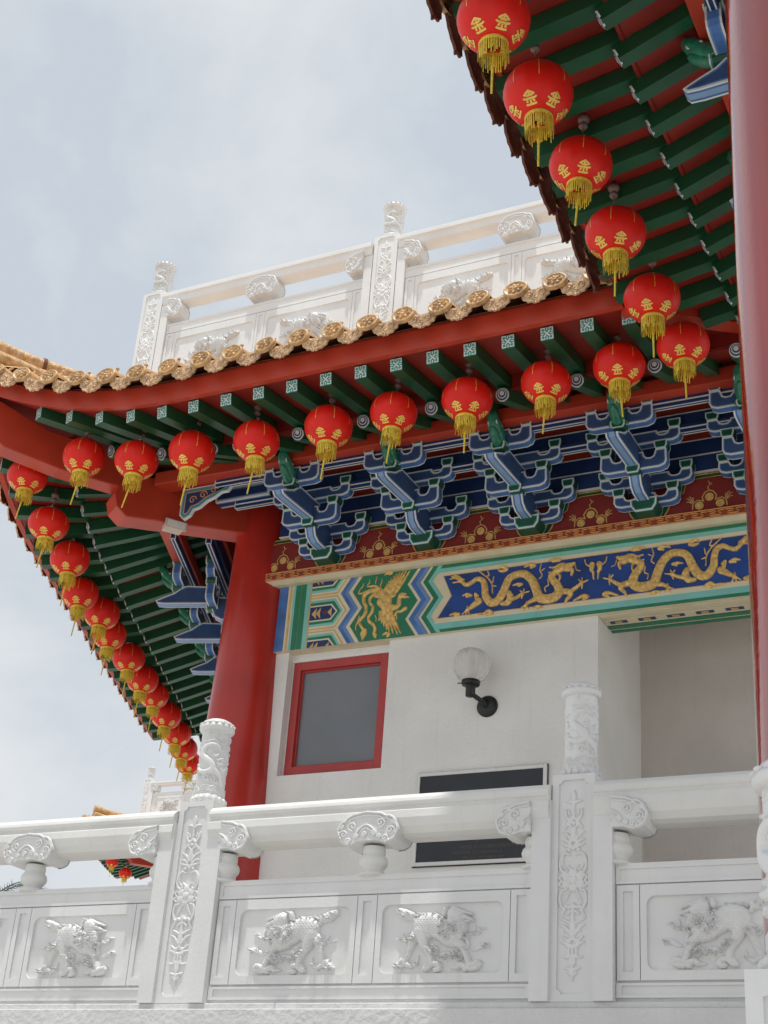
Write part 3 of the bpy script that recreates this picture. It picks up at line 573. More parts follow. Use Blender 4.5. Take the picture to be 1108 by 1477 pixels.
BEAST = BEAST+_ex
BEASTR = mesh_of(relief(BEAST, -.29, .29, -.18, .18, .0030, .040, flat=.75, scale=.020), 'beast_relief', [WHITE])
CBX = 1
LOW = dict(band0=(.02,.088), pan=(.10,.555), rec=(.045,.055), band1=(.562,.652), cloud=.79, rail=(.86,1.09), stile=1.0, beast=1.0, box=False)
def make_bay(name, label, w_, P, m=None, group=None, flip=False):
    m = m or WHITE; t = thing(name, label, 'balustrade panel', (0,0,0), group); WORLD.pop(t.name)
    top = P['band1'][1]; b = MB(); b.box(.001, w_-.001, .022, .16, 0, top, 0)
    for s0, s1 in ((0, .1), (w_-.1, w_)): b.box(s0, s1, -.040 if not P['box'] else -.02, .158, 0, P['stile'], 0)
    b.box(.1, w_-.1, .006, .154, top, top+.012, 0)
    def cell(x0, x1, z0, z1, loop, d=.012): b.plate((x0, x1, z0, z1), loop, FR, .004, d, 0, rim=.02)
    z0, z1 = P['band0']; cell(.103, w_-.103, z0, z1, rrect(.13, w_-.13, z0+.014, z1-.012, .004, 1), .01)
    z0, z1 = P['band1']; cell(.103, w_-.103, z0, z1, rrect(.125, w_-.125, z0+.016, z1-.016, .004, 1), .008)
    z0, z1 = P['pan']; mid = w_/2
    for c in (.165, mid, w_-.165): cell(c-.057, c+.057, z0, z1, rrect(c-.026, c+.026, z0+.04, z1-.03, .004, 1), .012)
    pans = ((.226, mid-.061), (mid+.061, w_-.226))
    for k, (x0, x1) in enumerate(pans):
        cell(x0, x1, z0, z1, rrect(x0+.032, x1-.032, z0+P['rec'][0], z1-P['rec'][1], .045), .016)
    b.build('parapet_slab', [m], t)
    for k, (x0, x1) in enumerate(pans):
        s = P['beast']; f = 1 if (k == 1) != flip else -1
        inst(BEASTR, 'beast_relief', t, ((x0+x1)/2-.01*f, .0195, (z0+z1)/2-.01*s), (0,0,0), (s*f, s, s))
    r0_, r1_ = P['rail']; hr = r1_-r0_; b = MB()
    if P['box']: prof = [(.0,0),(-.03,.02),(-.04,hr*.55),(-.065,hr*.62),(-.065,hr*.95),(-.05,hr),(.17,hr),(.185,hr*.95),(.185,hr*.62),(.16,hr*.55),(.15,.02),(.13,0)]
    else: prof = [(.03,0),(-.015,.012),(-.045,.045),(-.058,.09),(-.055,.13),(-.040,.155),(-.052,.162),(-.060,.178),(-.054,.198),(-.03,.222),(.0,.23),(.16,.23),(.19,.222),(.214,.198),(.22,.178),(.212,.162),(.20,.155),(.215,.13),(.218,.09),(.205,.045),(.175,.012),(.13,0)]
    b.prism(prof, lambda u, v, q: (q, u, r0_+v), 0.006, w_-.006, 0)
    b.build('handrail', [WHITE2 if m is WHITE else m], t, bevel=.004)
    for c in (.1, mid, w_-.1):
        if not P['box']: inst(VASE, 'bracket_vase', t, (c, 0, top+.008), sc=(1.22,1.22,1.0))
        inst(CLOUD if c == mid else CLOUDH, 'cloud_bracket', t, (c+(.001 if c < mid else -.001 if c > mid else 0), 0, P['cloud']-.015), (0,0,0), ((1.0 if not P['box'] else 1.1)*(-1 if c > mid else 1), 1, 1 if not P['box'] else 1.55))
    return t
PX = [-9.43, -7.115, -4.80, -2.485, -.17]
pl = ['', 'carved white post at the far left end', 'carved white post in front of the red corner column', 'carved white post in front of the pale wall corner and its lamp', 'carved white post at the right end of the lower balustrade']
post0 = make_post('balustrade_post', pl[2], group='carved posts of the lower balustrade'); post0.location = (PX[2], 6.985, 2.752)
for k in (3,):
    d = dup(post0, loc=(PX[k], 6.985, 2.752)); d['label'] = pl[k]
bl = ['white carved parapet at the lower left with open sky behind its rail', 'white carved parapet between the two posts, half sunlit, in front of the plaque', 'white carved parapet at the lower right, wholly in shade']
bay0 = make_bay('stone_parapet', bl[1], 2.085, LOW, group='carved panels of the lower balustrade'); bay0.location = (PX[2]+.115, 7.0, 2.752)
for k, i in ((0, 1), (2, 3)):
    d = dup(bay0, loc=(PX[i]+.115, 7.0, 2.752)); d['label'] = bl[k]
near = dup(post0, loc=(-.588, 2.985, 1.018)); near['label'] = 'nearest carved white post, cut by the right edge beside the glossy red column'; del near['group']
for c in near.children:
    if c.name.startswith('post_cap'): c.scale = (1.0, 1.0, .86); c.rotation_euler.z = R(60)
g = MB(); g.box(-.75, -.25, 2.8, 6.95, 0, 1.018, 0); tag(g.build('stair_parapet', [ROUGH], bevel=.01), 'low white plinth under the nearest carved post', 'wall')

# upper balustrade on the roof terrace
UPP = dict(band0=(.04,.15), pan=(.17,.93), rec=(.11,.09), band1=(.94,1.06), cloud=1.075, rail=(1.34,1.50), stile=1.34, beast=1.3, box=True)
WHITE3 = mat('white_paint_roof', (.86, .87, .87), .55, .03, 3, .15, 40, streak=.2, dirt=(.70, .69, .66))
UX = [-9.43, -6.32, -3.21]; UZ = 10.10
pu = make_post('roof_balustrade_post', 'left carved white post of the roof balustrade against the sky', 1.58, .29, 1.0, 'carved posts of the roof balustrade', WHITE3)
for c in pu.children:
    if c.name.startswith('post_cap'): c.scale = (1.25, 1.25, .95)
pu.location = (UX[0], 11.45, UZ)
d = dup(pu, loc=(UX[1], 11.45, UZ)); d['label'] = 'middle carved white post of the roof balustrade, tallest against the clouds'
bu = make_bay('roof_parapet', 'left carved panel of the roof balustrade above the ochre tiles', 2.80, UPP, WHITE3, 'carved panels of the roof balustrade'); bu.location = (UX[0]+.155, 11.47, UZ)
d = dup(bu, loc=(UX[1]+.155, 11.47, UZ)); d['label'] = 'right carved panel of the roof balustrade, partly behind the dark eave tiles'
# ------------------------------------------------------------------ temple hall
hall = thing('temple_hall', 'red, blue and white temple hall with painted beam and tiled eave behind the balustrade', 'temple', (-5.5, 12.4, 2.752))
YW = 12.35
b = MB()
ox0, ox1, oz0, oz1 = -7.565, -6.385, 5.845, 7.16
b.box(-8.1, ox0, YW, 13.0, 2.752, 7.19, 0); b.box(ox0, ox1, YW, 13.0, 2.752, oz0, 0); b.box(ox1, -4.165, YW, 13.72, 2.752, 7.19, 0)
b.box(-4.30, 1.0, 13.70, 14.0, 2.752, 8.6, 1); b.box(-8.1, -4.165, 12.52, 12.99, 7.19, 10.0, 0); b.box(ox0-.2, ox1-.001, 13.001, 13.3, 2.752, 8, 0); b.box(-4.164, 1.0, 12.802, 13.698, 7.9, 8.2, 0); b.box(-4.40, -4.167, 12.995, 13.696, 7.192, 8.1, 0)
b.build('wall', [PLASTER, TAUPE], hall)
# window
b = MB(); fx0, fx1, fz0, fz1 = -7.548, -6.440, 5.880, 7.100; fw_ = .085
def frame(b, x0, x1, z0, z1, w_, y0, y1, m=0):
    b.box(x0, x0+w_, y0, y1, z0, z1, m); b.box(x1-w_, x1, y0, y1, z0, z1, m); b.box(x0+w_, x1-w_, y0+.001, y1, z1-w_, z1, m); b.box(x0+w_, x1-w_, y0+.001, y1, z0, z0+w_, m)
frame(b, fx0, fx1, fz0, fz1, fw_, 12.45, 12.55); frame(b, fx0+fw_, fx1-fw_, fz0+fw_, fz1-fw_, .018, 12.485, 12.54)
wf = b.build('window', [FRAME], hall, bevel=.004)
b = MB(); b.box(fx0+fw_, fx1-fw_, 12.51, 12.522, fz0+fw_, fz1-fw_); b.build('pane', [PANE], wf)
b = MB(); b.box(fx1-.001, ox1, 12.46, 12.57, fz0, fz1+.003); b.box(ox0, fx0, 12.46, 12.57, fz0, fz1+.003); b.box(ox0, ox1, 12.455, 12.57, oz0, fz0-.001); b.box(ox0, ox1, 12.440, 12.57, fz1+.004, 7.188); b.build('window_surround', [PLASTER], wf)
# corner column
b = MB(); b.lathe([(.47,2.752),(.45,4),(.415,5.6),(.36,7.0),(.315,8.4),(.31,9.0)], 64, 0, Matrix.Translation((-8.075,12.4,0)))
co = b.build('column', [REDC], hall, fix=False)
b = MB(); b.lathe([(.0,2.752),(.64,2.752),(.64,2.85),(.58,2.92),(.50,2.95),(.471,2.95)], 40, 0, Matrix.Translation((-8.10,12.4,0))); b.build('column_base', [ROUGH], co)

# painted beam, mirrored about XC
XC = -4.17; FY = 12.30
def painted_beam(parent, f3, x0=-7.735, xr=-.9, dragons=True):
    """f3(u, v, t): along, up, depth behind the face"""
    ms = [BLUEB, CREAM, TEAL, GREEN2, BLUEF, DRED, GOLDL, BLUE, BLUEL]; B_, C_, T_, G_, F_, D_, A_, K_, L_ = range(9)
    b = MB(); b.prism([(x0,7.19),(xr,7.19),(xr,7.936),(x0,7.936)], f3, .002, .5, C_)
    z0, z1 = 7.192, 7.934; lay = [0]
    def P(pts, m, t): b.prism(pts, f3, -t, .003, m)
    def clip(pts):
        def cl(pts, zc, s):
            o = []
            for i in range(len(pts)):
                p, q = pts[i-1], pts[i]; ip = (p[1]-zc)*s >= 0; iq = (q[1]-zc)*s >= 0
                if ip != iq: k = (zc-p[1])/(q[1]-p[1]); o.append((p[0]+k*(q[0]-p[0]), zc))
                if iq: o.append(q)
            return o
        return cl(cl(pts, z0, 1), z1, -1)
    both = (1, -1) if dragons else (1,)
    def mir(pts, s): return pts if s == 1 else [(2*XC-x, z) for x, z in reversed(pts)]
    def V(xa, xb, m, t):
        for s in both: P(mir([(xa,z0),(xb,z0),(xb,z1),(xa,z1)], s), m, t)
    V(x0+.002, -7.625, B_, .001); V(-7.60, -7.578, A_, .0012); V(-7.56, -7.53, T_, .001); V(-7.53, -7.468, G_, .0012); V(-7.464, -7.40, G_, .0012); V(-7.40, -7.35, T_, .001); V(-7.345,-7.335, A_, .001)
    zs = [6.995, 7.185, 7.38, 7.575, 7.77, 7.965, 8.155]
    def zig(dx, flip=False): return [(dx+(.0 if (i % 2 == 1) != flip else -.128), z) for i, z in enumerate(zs)]
    def band(xa, xb, m, t):
        A = zig(xa); Bq = zig(xb)
        for s in both: P(mir(clip(A+Bq[::-1]), s), m, t)
    # flame arrows, three nested: middle whole, top and bottom halves
    for zc in (7.575, 7.965, 7.185):
        for h, xn, tip, m, t in ((.185,-7.02,-6.895,A_,.0011),(.172,-7.025,-6.91,C_,.0014),(.150,-7.035,-6.935,T_,.0017),(.122,-7.05,-6.965,G_,.0020),(.092,-7.075,-7.0,C_,.0023),(.076,-7.085,-7.02,K_,.0026)):
            for s in both: P(mir(clip([(-7.33,zc-h),(xn,zc-h),(tip,zc),(xn,zc+h),(-7.33,zc+h)]), s), m, t)
        for s in both:
            for x, m, L_q in ((-7.30, A_, .055), (-7.25, A_, .055), (-7.17, 5, .03), (-7.11, A_, .045)):
                for e in (1, -1):
                    q = clip([(x-.01,zc),(x+.04,zc),(x+L_q*.9,zc+e*L_q*1.15),(x+L_q*.35,zc+e*L_q*.55)])
                    if len(q) > 2: P(mir(q if e == 1 else q[::-1], s), m, .003)
    # zig-zag bands: blue, phoenix field, blue, green, blue dragon field
    band(-6.875, -6.85, C_, .0031); band(-6.85, -6.80, B_, .0035); band(-6.80, -6.755, L_, .0033); band(-6.755, -6.71, C_, .0037); band(-6.712, -6.71, A_, .0039)
    gf = zig(-6.705); gr = zig(-6.07)
    for s in both: P(mir(clip(gf+gr[::-1]), s), G_, .0033)
    band(-6.07, -6.035, C_, .0039); band(-6.033, -5.975, B_, .0035); band(-5.975, -5.925, L_, .0037); band(-5.922, -5.895, C_, .0039)
    band(-5.893, -5.835, G_, .0035); band(-5.835, -5.79, T_, .0037)
    if dragons:
        e = XC*2
        for zz, m, t in (((7.192,7.225), G_, .0030), ((7.225,7.29), T_, .0031), ((7.897,7.934), G_, .0030), ((7.85,7.897), T_, .0031)):
            P([(-5.90,zz[0]),(e+5.90,zz[0]),(e+5.90,zz[1]),(-5.90,zz[1])], m, t)
        P([(-5.875,7.29),(-5.73,7.575),(-5.835,7.85),(e+5.835,7.85),(e+5.73,7.575),(e+5.875,7.29)], C_, .0043)
        P([(-5.845,7.338),(-5.70,7.575),(-5.80,7.812),(e+5.80,7.812),(e+5.70,7.575),(e+5.845,7.338)], A_, .0047)
        P([(-5.835,7.346),(-5.69,7.575),(-5.79,7.804),(e+5.79,7.804),(e+5.69,7.575),(e+5.835,7.346)], F_, .0053)
    return b.build('painted_beam', ms, parent, fix=True)
f_front = lambda u, v, t: (u, FY+t, v)
pb = painted_beam(hall, f_front)
DRAGON = [(P, [q*(.80 if i == 0 else .86) for q in r], h) for i, (P, r, h) in enumerate(DRAGON)]
dr = relief(DRAGON, -.8, .82, -.3, .28, .0038, .022, scale=.020)
DRM = mesh_of(dr, 'dragon_relief', [GOLD]); PHM = mesh_of(relief(PHOENIX, -.33, .33, -.38, .38, .0038, .014, scale=.02), 'phoenix_relief', [GOLD])
inst(DRM, 'dragon_relief', pb, (-4.965, FY-.0055, 7.585)); inst(DRM, 'dragon_relief', pb, (2*XC+4.965, FY-.0055, 7.585), sc=(-1,1,1))
inst(PHM, 'phoenix_relief', pb, (-6.46, FY-.0040, 7.57)); inst(PHM, 'phoenix_relief', pb, (2*XC+6.46, FY-.0040, 7.57), sc=(-1,1,1))
# soffit painting of the beam over the recess
b = MB(); b.box(-4.16, 0, 12.36, 12.44, 7.181, 7.189, 0); b.box(-4.16, 0, 12.46, 12.60, 7.180, 7.189, 0); b.box(-4.16, 0, 12.62, 12.70, 7.181, 7.189, 2)
for k in range(14): b.box(-4.1+.28*k, -3.93+.28*k, 12.50, 12.56, 7.177, 7.18, 1); b.box(-4.05+.28*k, -3.98+.28*k, 12.51, 12.55, 7.175, 7.178, 3)
b.box(-4.16, 0, 12.74, 12.795, 7.181, 7.189, 2); b.build('beam_underside', [CREAM, BLUE, GREEN2, GOLDL], pb)

# key-pattern cornice
def key_cornice(parent, f3, x0, x1):
    b = MB(); b.prism([(-.13,7.963),(-.13,8.062),(.3,8.062),(.3,7.938),(-.06,7.938)], lambda u, v, t: f3(t, v, u), x0, x1, 0)
    b.prism([(-.134,7.966),(-.134,8.060),(-.129,8.060),(-.129,7.966)], lambda u, v, t: f3(t, v, u), x0+.001, x1-.001, 1)
    U = .168; n = int((x1-x0)/U); th = .0112
    def seg(xa, za, xb, zb):
        b.prism([(min(xa,xb)-th/2, min(za,zb)-th/2), (max(xa,xb)+th/2, min(za,zb)-th/2), (max(xa,xb)+th/2, max(za,zb)+th/2), (min(xa,xb)-th/2, max(za,zb)+th/2)], f3, -.1365, -.133, 2)
    seg(x0, 8.054, x1, 8.054); seg(x0, 7.972, x1, 7.972)
    for k in range(n):
        x = x0+U*k
        a, c, e, g_ = 8.043, 8.030, 8.015, 8.001
        path = [(x+.0,8.036),(x+.080,8.036),(x+.080,8.013),(x+.024,8.013),(x+.024,7.990),(x+.132,7.990),(x+.132,8.013),(x+.106,8.013),(x+.106,8.036),(x+.168,8.036)]
        for p, q in zip(path, path[1:]): seg(p[0], p[1], q[0], q[1])
    return b.build('key_cornice', [CREAM, KEYB, ORANGE], parent)
key_cornice(hall, f_front, -7.905, -.9)

# ---- bracket sets
GS = (1, 2, 0); MS = [BLUE, PALE, BLUEL, GREENB, GREEN2, TEALD, DRED, CUR, WHITE, BLUES, BLUEB, BLUEA]
BM = (1, 2, 0); GM = (1, 5, 3); BU = (1, 10, 11, 9); BA = (1, 2, 11, 10)
def arm_prof(L_, h): return [(-L_-.05,h),(-L_-.055,.06),(-L_-.035,.02),(-L_+.02,0),(L_-.02,0),(L_+.035,.02),(L_+.055,.06),(L_+.05,h),(L_-.05,h),(L_-.072,h*.66),(L_-.10,h*.58),(L_-.14,h*.60),(L_-.165,h*.76),(L_-.17,h*.97),(-L_+.17,h*.97),(-L_+.165,h*.76),(-L_+.14,h*.60),(-L_+.10,h*.58),(-L_+.072,h*.66),(-L_+.05,h)]
def arm_mesh(L_, h): b = MB(); b.bprism(arm_prof(L_, h), lambda u, v, t: (u, t, v), .105, BA, .013, .011); return mesh_of(b, 'cross_arm', MS, True)
def block_mesh(w_, h, d): b = MB(); b.bprism([(-w_*.38,0),(w_*.38,0),(w_*.5,h*.45),(w_*.5,h),(-w_*.5,h),(-w_*.5,h*.45)], lambda u, v, t: (u, t, v), d, GM, .009, .010); return mesh_of(b, 'bearing_block', MS, True)
AWS, AWL, A1S, A1L, A2S = arm_mesh(.265,.125), arm_mesh(.405,.125), arm_mesh(.27,.19), arm_mesh(.405,.13), arm_mesh(.27,.185)
BLK = block_mesh(.115,.085,.125)
def strut_mesh():
    b = MB(); f = lambda u, v, t: (t, -u, v)
    b.bprism([(.0,.10),(.28,.11),(.36,.15),(.40,.235),(.40,.40),(.0,.40)], f, .115, BU, .014, .018)
    return mesh_of(b, 'bracket_arm', MS, True)
STR = strut_mesh()
def head_mesh():
    b = MB()
    b.tube([(0,-.80,.70),(0,-.88,.72),(0,-.96,.79),(0,-1.04,.87),(0,-1.09,.93),(0,-1.10,.97)], [.05,.066,.075,.068,.05,.025], 10, 7)
    b.tube([(0,-.90,.70),(0,-.98,.735),(0,-1.05,.785),(0,-1.08,.81)], [.05,.048,.04,.02], 8, 7)
    for s in (1, -1):
        b.tube([(s*.045,-.90,.80),(s*.07,-.86,.87),(s*.06,-.80,.93)], [.022,.018,.006], 6, 7)
        b.tube([(s*.05,-.98,.84),(s*.055,-.99,.86)], [.018,.014], 6, 8); b.tube([(s*.05,-.92,.73),(s*.085,-.90,.70),(s*.10,-.84,.70)], [.018,.014,.004], 6, 7)
        b.tube([(s*.035,-1.03,.80),(s*.042,-1.08,.85),(s*.03,-1.10,.92)], [.009,.009,.007], 5, 8)
    b.tube([(-.035,-1.10,.92),(0,-1.115,.945),(.035,-1.10,.92)], .009, 5, 8); b.tube([(-.03,-1.06,.85),(.03,-1.06,.85)], .03, 6, 6)
    return mesh_of(b, 'dragon_head', MS)
HEAD = head_mesh()
def beak_mesh():
    b = MB(); b.bprism([(.33,.315),(.98,.285),(1.07,.29),(1.095,.325),(1.0,.375),(.88,.43),(.80,.50),(.74,.53),(.33,.53)], lambda u, v, t: (t, -u, v), .118, BU, .015, .018); return mesh_of(b, 'bracket_beak', MS, True)
BEAK = beak_mesh()
def bracket_set(parent, loc, rz, beak=False):
    b = MB(); b.bprism([(-.085,0),(.085,0),(.125,.06),(.13,.135),(-.13,.135),(-.125,.06)], lambda u, v, t: (u, t-.02, v), .22, GM, .012, .014)
    r = b.build('bracket_set', MS); r.location = loc; r.rotation_euler.z = rz; setpar(r, parent)
    for me, o, z in ((AWS,0,.10),(AWL,.002,.302),(A1S,.39,.27),(A1L,.392,.535),(A2S,.82,.52)): inst(me, 'cross_arm', r, (0, -o, z))
    for L_, o, z in ((.265,0,.222),(.405,0,.424),(.27,.39,.457),(.405,.39,.662),(.27,.82,.702)):
        for s in (1, -1): inst(BLK, 'bearing_block', r, (s*L_, -o, z), (0,0,0), (1.08, 1.05, 1.05))
    inst(BLK, 'bearing_block', r, (0, -.40, .235), sc=(1.2,1.15,.95)); inst(BLK, 'bearing_block', r, (0, -.85, .475), sc=(1.2,1.1,.85))
    inst(STR, 'bracket_arm', r); inst(HEAD, 'dragon_head', r, (0,.02,-.17)); inst(BEAK, 'bracket_beak', r)
    return r
bs0 = bracket_set(hall, (-7.10, 12.13, 8.064), 0)
for x in (-5.94, -4.79, -3.60, -2.43): dup(bs0, loc=(x, 12.13, 8.064))
dL = Vector((-.38,.925,0)); nL = Vector((-.925,-.38,0)); CC = Vector((-8.10,12.4,0)); RZL = math.atan2(-.925,.38)   # rotates (0,-1) to nL
bl0 = None; LA0 = 1.35
for k in range(6):
    p = CC+dL*(LA0+1.135*k)+nL*.36
    if bl0 is None: bl0 = bracket_set(hall, (p.x, p.y, 8.064), RZL, True)
    else: dup(bl0, loc=(p.x, p.y, 8.064))

# ---- boards between the sets (front and left): f3(u,v,t)
def boards(parent, f3, x0, x1, x1b, xs, pb_x=None):
    b = MB(); y0 = -.10       # wall plane: t=-.10 -> Y 12.20
    def strip(za, zb, t, m, xa=x0, xb=x1, th=.04): b.prism([(xa,za),(xb,za),(xb,zb),(xa,zb)], f3, t, t+th, m)
    strip(8.064, 8.50, -.075, 6); strip(8.49, 8.672, -.10, 0); strip(8.676, 8.84, -.105, 0); strip(8.844, 9.6, -.095, 9)
    for z in (8.488, 8.672, 8.840): strip(z, z+.010, -.112, 1)
    strip(8.905, 9.5, -.50, 9, x1b); strip(8.745, 8.90, -.54, 0, x1b); strip(8.897, 8.906, -.548, 1, x1b)
    b.build('bracket_board', MS[:9]+[RED], parent)
    for za, zb, t, nm in ((8.668, 8.745, -.60, 'tie_beam'), (8.715, 8.79, -1.02, 'tie_beam')):
        b = MB(); b.bprism([(t,za),(t+.07,za),(t+.07,zb),(t,zb)], lambda u, v, q: f3(q+(x1b+x1)/2, v, u), x1-x1b, (1,10,0), .009, .008)
        # long faces: pale edges
        for z, m in ((za+.030, 1),): b.prism([(x1b,z),(x1,z),(x1,z+.014),(x1b,z+.014)], f3, t-.004, t+.001, m)
        b.prism([(x1b, t+.012),(x1, t+.012),(x1, t+.022),(x1b, t+.022)], lambda u, v, q: f3(u, q, v), za-.004, za, 1); b.prism([(x1b, t+.05),(x1, t+.05),(x1, t+.06),(x1b, t+.06)], lambda u, v, q: f3(u, q, v), za-.004, za, 1)
        b.build(nm, MS, parent)
    b = MB(); b.prism([(x1b-.7,8.79),(x1,8.79),(x1,8.94),(x1b-.7,8.94)], f3, -1.15, -.93, 0); b.build('purlin', [RED], parent, bevel=.01)
    # gold flame motifs on the scalloped boards, and their stepped green border
    for xm in xs:
        b = MB(); half = [(-.58,8.075),(-.44,8.075),(-.40,8.13),(-.36,8.235),(-.29,8.265),(-.24,8.30),(-.22,8.40),(-.10,8.425)]
        full = half+[(-x, z) for x, z in reversed(half)]
        out = [(x*1.13, z+.040 if z > 8.1 else z) for x, z in full]
        P2 = lambda pts, t, m: b.prism([(xm+x, z) for x, z in pts], f3, t, t+.01, m)
        P2([(x*1.17, z+.052 if z > 8.1 else z) for x, z in full], -.0815, 1); P2(out, -.084, 3); P2([(x*1.03, z+.009 if z > 8.1 else z) for x, z in full], -.0875, 4); P2(full, -.091, 2)
        nr = lambda p: f3(0,0,-1) if False else (Vector(f3(0,0,-1))-Vector(f3(0,0,0)))
        def G(pts, w_=.010): b.ribbon([f3(xm+x, z, -.0955) for x, z in pts], w_*1.35, nr, 0)
        circ = lambda cx, cz, r: [(cx+r*math.cos(R(20*k)), cz+r*math.sin(R(20*k))) for k in range(19)]
        for cx, cz, r in ((0,8.215,.042),(-.10,8.135,.042),(.10,8.135,.042)):
            P2([(cx+r*math.cos(R(30*k)), cz+r*math.sin(R(30*k))) for k in range(12)], -.094, 1); G(circ(cx, cz, r*.62), .006)
        G([(-.055,8.17),(-.07,8.22),(-.04,8.268),(0,8.285),(.04,8.268),(.07,8.22),(.055,8.17)], .008)
        for s in (1, -1):
            G([(s*.06,8.18),(s*.12,8.192),(s*.16,8.16),(s*.165,8.10)], .008)
            for a, l in ((20,.07),(40,.085),(60,.08),(80,.06)): G([(s*(.15+.02*math.cos(R(a))),8.16+.02*math.sin(R(a))),(s*(.15+l*.8*math.cos(R(a))),8.16+l*math.sin(R(a))+.008),(s*(.155+l*math.cos(R(a))),8.16+l*1.15*math.sin(R(a)))], .006)
        G([(0,8.285),(-.012,8.32),(.012,8.345),(-.004,8.385)], .007)
        G([(.004,8.335),(.03,8.36)], .006)
        b.build('scallop_board', [GOLDL, GOLD, DRED, GREEN, GOLDL], parent)
boards(hall, f_front, -7.75, -.9, -8.05, [-7.68, -6.52, -5.365, -4.195, -3.015])
f_left = lambda u, v, t: tuple(CC+dL*u-nL*t+Vector((0,0,v))+nL*.10)
boards(hall, f_left, .35, 7.5, .25, [1.92+1.135*k for k in range(5)])
painted_beam(hall, lambda u, v, t: f_left(u+8.1, v, t), -7.735, 0, False)
b = MB(); b.prism([(.3,2.752),(7.5,2.752),(7.5,7.19),(.3,7.19)], f_left, .05, .3, 0); b.build('wall', [PLASTER], hall)
# blue beam stub and carved spandrel under the purlin end
b = MB(); b.bprism([(-8.27,8.74),(-7.6,8.74),(-7.6,8.90),(-8.30,8.90)], lambda u, v, t: (u, 11.72+t, v), .14, (1,2,0), .02, .02); b.build('tie_beam', MS, hall)
b = MB(); sp = [(-8.48,8.77),(-8.48,8.46),(-8.42,8.40),(-8.34,8.44),(-8.31,8.50),(-8.23,8.52),(-8.15,8.58),(-8.06,8.61),(-7.98,8.66),(-7.90,8.66),(-7.82,8.77)]
f_sp = lambda u, v, t: (u, 11.32+t*.5, v)
b.prism(sp, f_sp, 0, .07, 1); b.prism(off2(sp, .012), f_sp, -.002, .003, 2); b.prism(off2(sp, .028), f_sp, -.004, .003, 3); b.prism(off2(sp, .048), f_sp, -.006, .003, 4); b.prism(off2(sp, .058), f_sp, -.008, .003, 5)
for x, z in ((-8.33,8.62),(-8.20,8.66),(-8.07,8.70)): b.ribbon([(q[0], 11.3105, q[1]) for q in spiral(x, z, .05, 1.3, 0, 1)], .012, lambda p: (0,-1,0), 4)
b.build('spandrel', [BLUE, PALE, BLUEL, TEALD, ORANGE, BLUE, ORANGE], hall)
# ------------------------------------------------------------------ eaves
def lift(s, on=True): return .68*max(0, 1-s/2.8)**2.2 if on and s < 2.8 else 0
def disc_mesh():
    b = MB(); n = 20
    M = Matrix.Rotation(R(90), 4, 'X')      # axis along -Y
    b.lathe([(0,.012),(.03,.016),(.055,.010),(.068,.010),(.074,.018),(.084,.018),(.088,.008),(.088,-.02)], n, 0, M)
    for k in range(7):
        t = 2*math.pi*k/7; b.tube([(.028*math.cos(t), -.014, .028*math.sin(t)), (.052*math.cos(t), -.018, .052*math.sin(t))], [.012,.009], 6, 0)
    b.lathe([(0,.03),(.014,.026),(.018,.014)], 10, 0, M)
    # barrel behind the disc, open below
    vs = []; K = 10
    for y, zz in ((0,0),(.30,.125),(.62,.27)):
        for r in (.086, .070):
            for k in range(K+1): t = math.pi*k/K; vs.append((r*math.cos(t), y, r*math.sin(t)*.95+zz))
    def id_(j, q, k): return (j*2+q)*(K+1)+k
    f = []
    for j in range(2):
        for k in range(K): f += [(id_(j,0,k), id_(j,0,k+1), id_(j+1,0,k+1), id_(j+1,0,k))]
    b.add(vs, f, 0, True)
    f = []
    for j in range(2):
        for k in range(K): f += [(id_(j,1,k), id_(j+1,1,k), id_(j+1,1,k+1), id_(j,1,k+1))]
    b.add(vs, f, 1, True)
    b.tube([(0,.10,.115),(0,.10,.15)], [.016,.014], 8, 0); b.lathe([(0,.155),(.012,.158),(.017,.172),(.012,.185),(0,.19)], 8, 0, Matrix.Translation((0,.10,0)))
    return mesh_of(b, 'cap_tile', [TILE, TILEB])
def drip_mesh():
    b = MB(); out = [(-.150,.055),(-.146,.01),(-.128,-.018),(-.122,-.042),(-.092,-.054),(-.078,-.072),(-.042,-.074),(-.020,-.088),(0,-.082),(.020,-.088),(.042,-.074),(.078,-.072),(.092,-.054),(.122,-.042),(.128,-.018),(.146,.01),(.150,.055),(.07,.028),(0,.018),(-.07,.028)]
    b.prism(out, lambda u, v, t: (u, t-.006+v*-.25, v), 0, .014, 0, 0, 1)
    for P in (spiral(-.06,-.02,.034,1.3,0,1,10), spiral(.06,-.02,.034,1.3,180,-1,10), spiral(0,-.05,.026,1.2,90,1,10)):
        b.tube([(x, -.008-z*.25, z) for x, z in P], .0075, 5, 0)
    for x, z in ((-.10,.01),(.10,.01),(-.03,.0),(.03,.0),(0,-.085)): b.tube([(x, -.008-z*.25, z-.01), (x*1.05, -.010-z*.25, z+.012)], .010, 5, 0)
    e = out[:17]; b.tube([(x*.96, -.007-z*.96*-.25*-1, z*.93) for x, z in e], .0065, 5, 0)
    vs = []; K = 8                                # the pan tile itself
    for y, zz in ((.005,0),(.3,.12),(.6,.25)):
        for k in range(K+1): u = -.135+.27*k/K; vs.append((u, y, .018+.037*(u/.135)**2+zz))
    b.add(vs, [(j*(K+1)+k, j*(K+1)+k+1, (j+1)*(K+1)+k+1, (j+1)*(K+1)+k) for j in range(2) for k in range(K)], 0, True)
    b.add([(x, y, z-.012) for x, y, z in vs], [(j*(K+1)+k, (j+1)*(K+1)+k, (j+1)*(K+1)+k+1, j*(K+1)+k+1) for j in range(2) for k in range(K)], 1, True)
    return mesh_of(b, 'drip_tile', [TILEP, TILEB])
DISC = disc_mesh(); DRIP = drip_mesh(); DRIPW = drip_mesh(); DRIPW.materials.clear(); DRIPW.materials.append(TILEB); DRIPW.materials.append(TILEB)
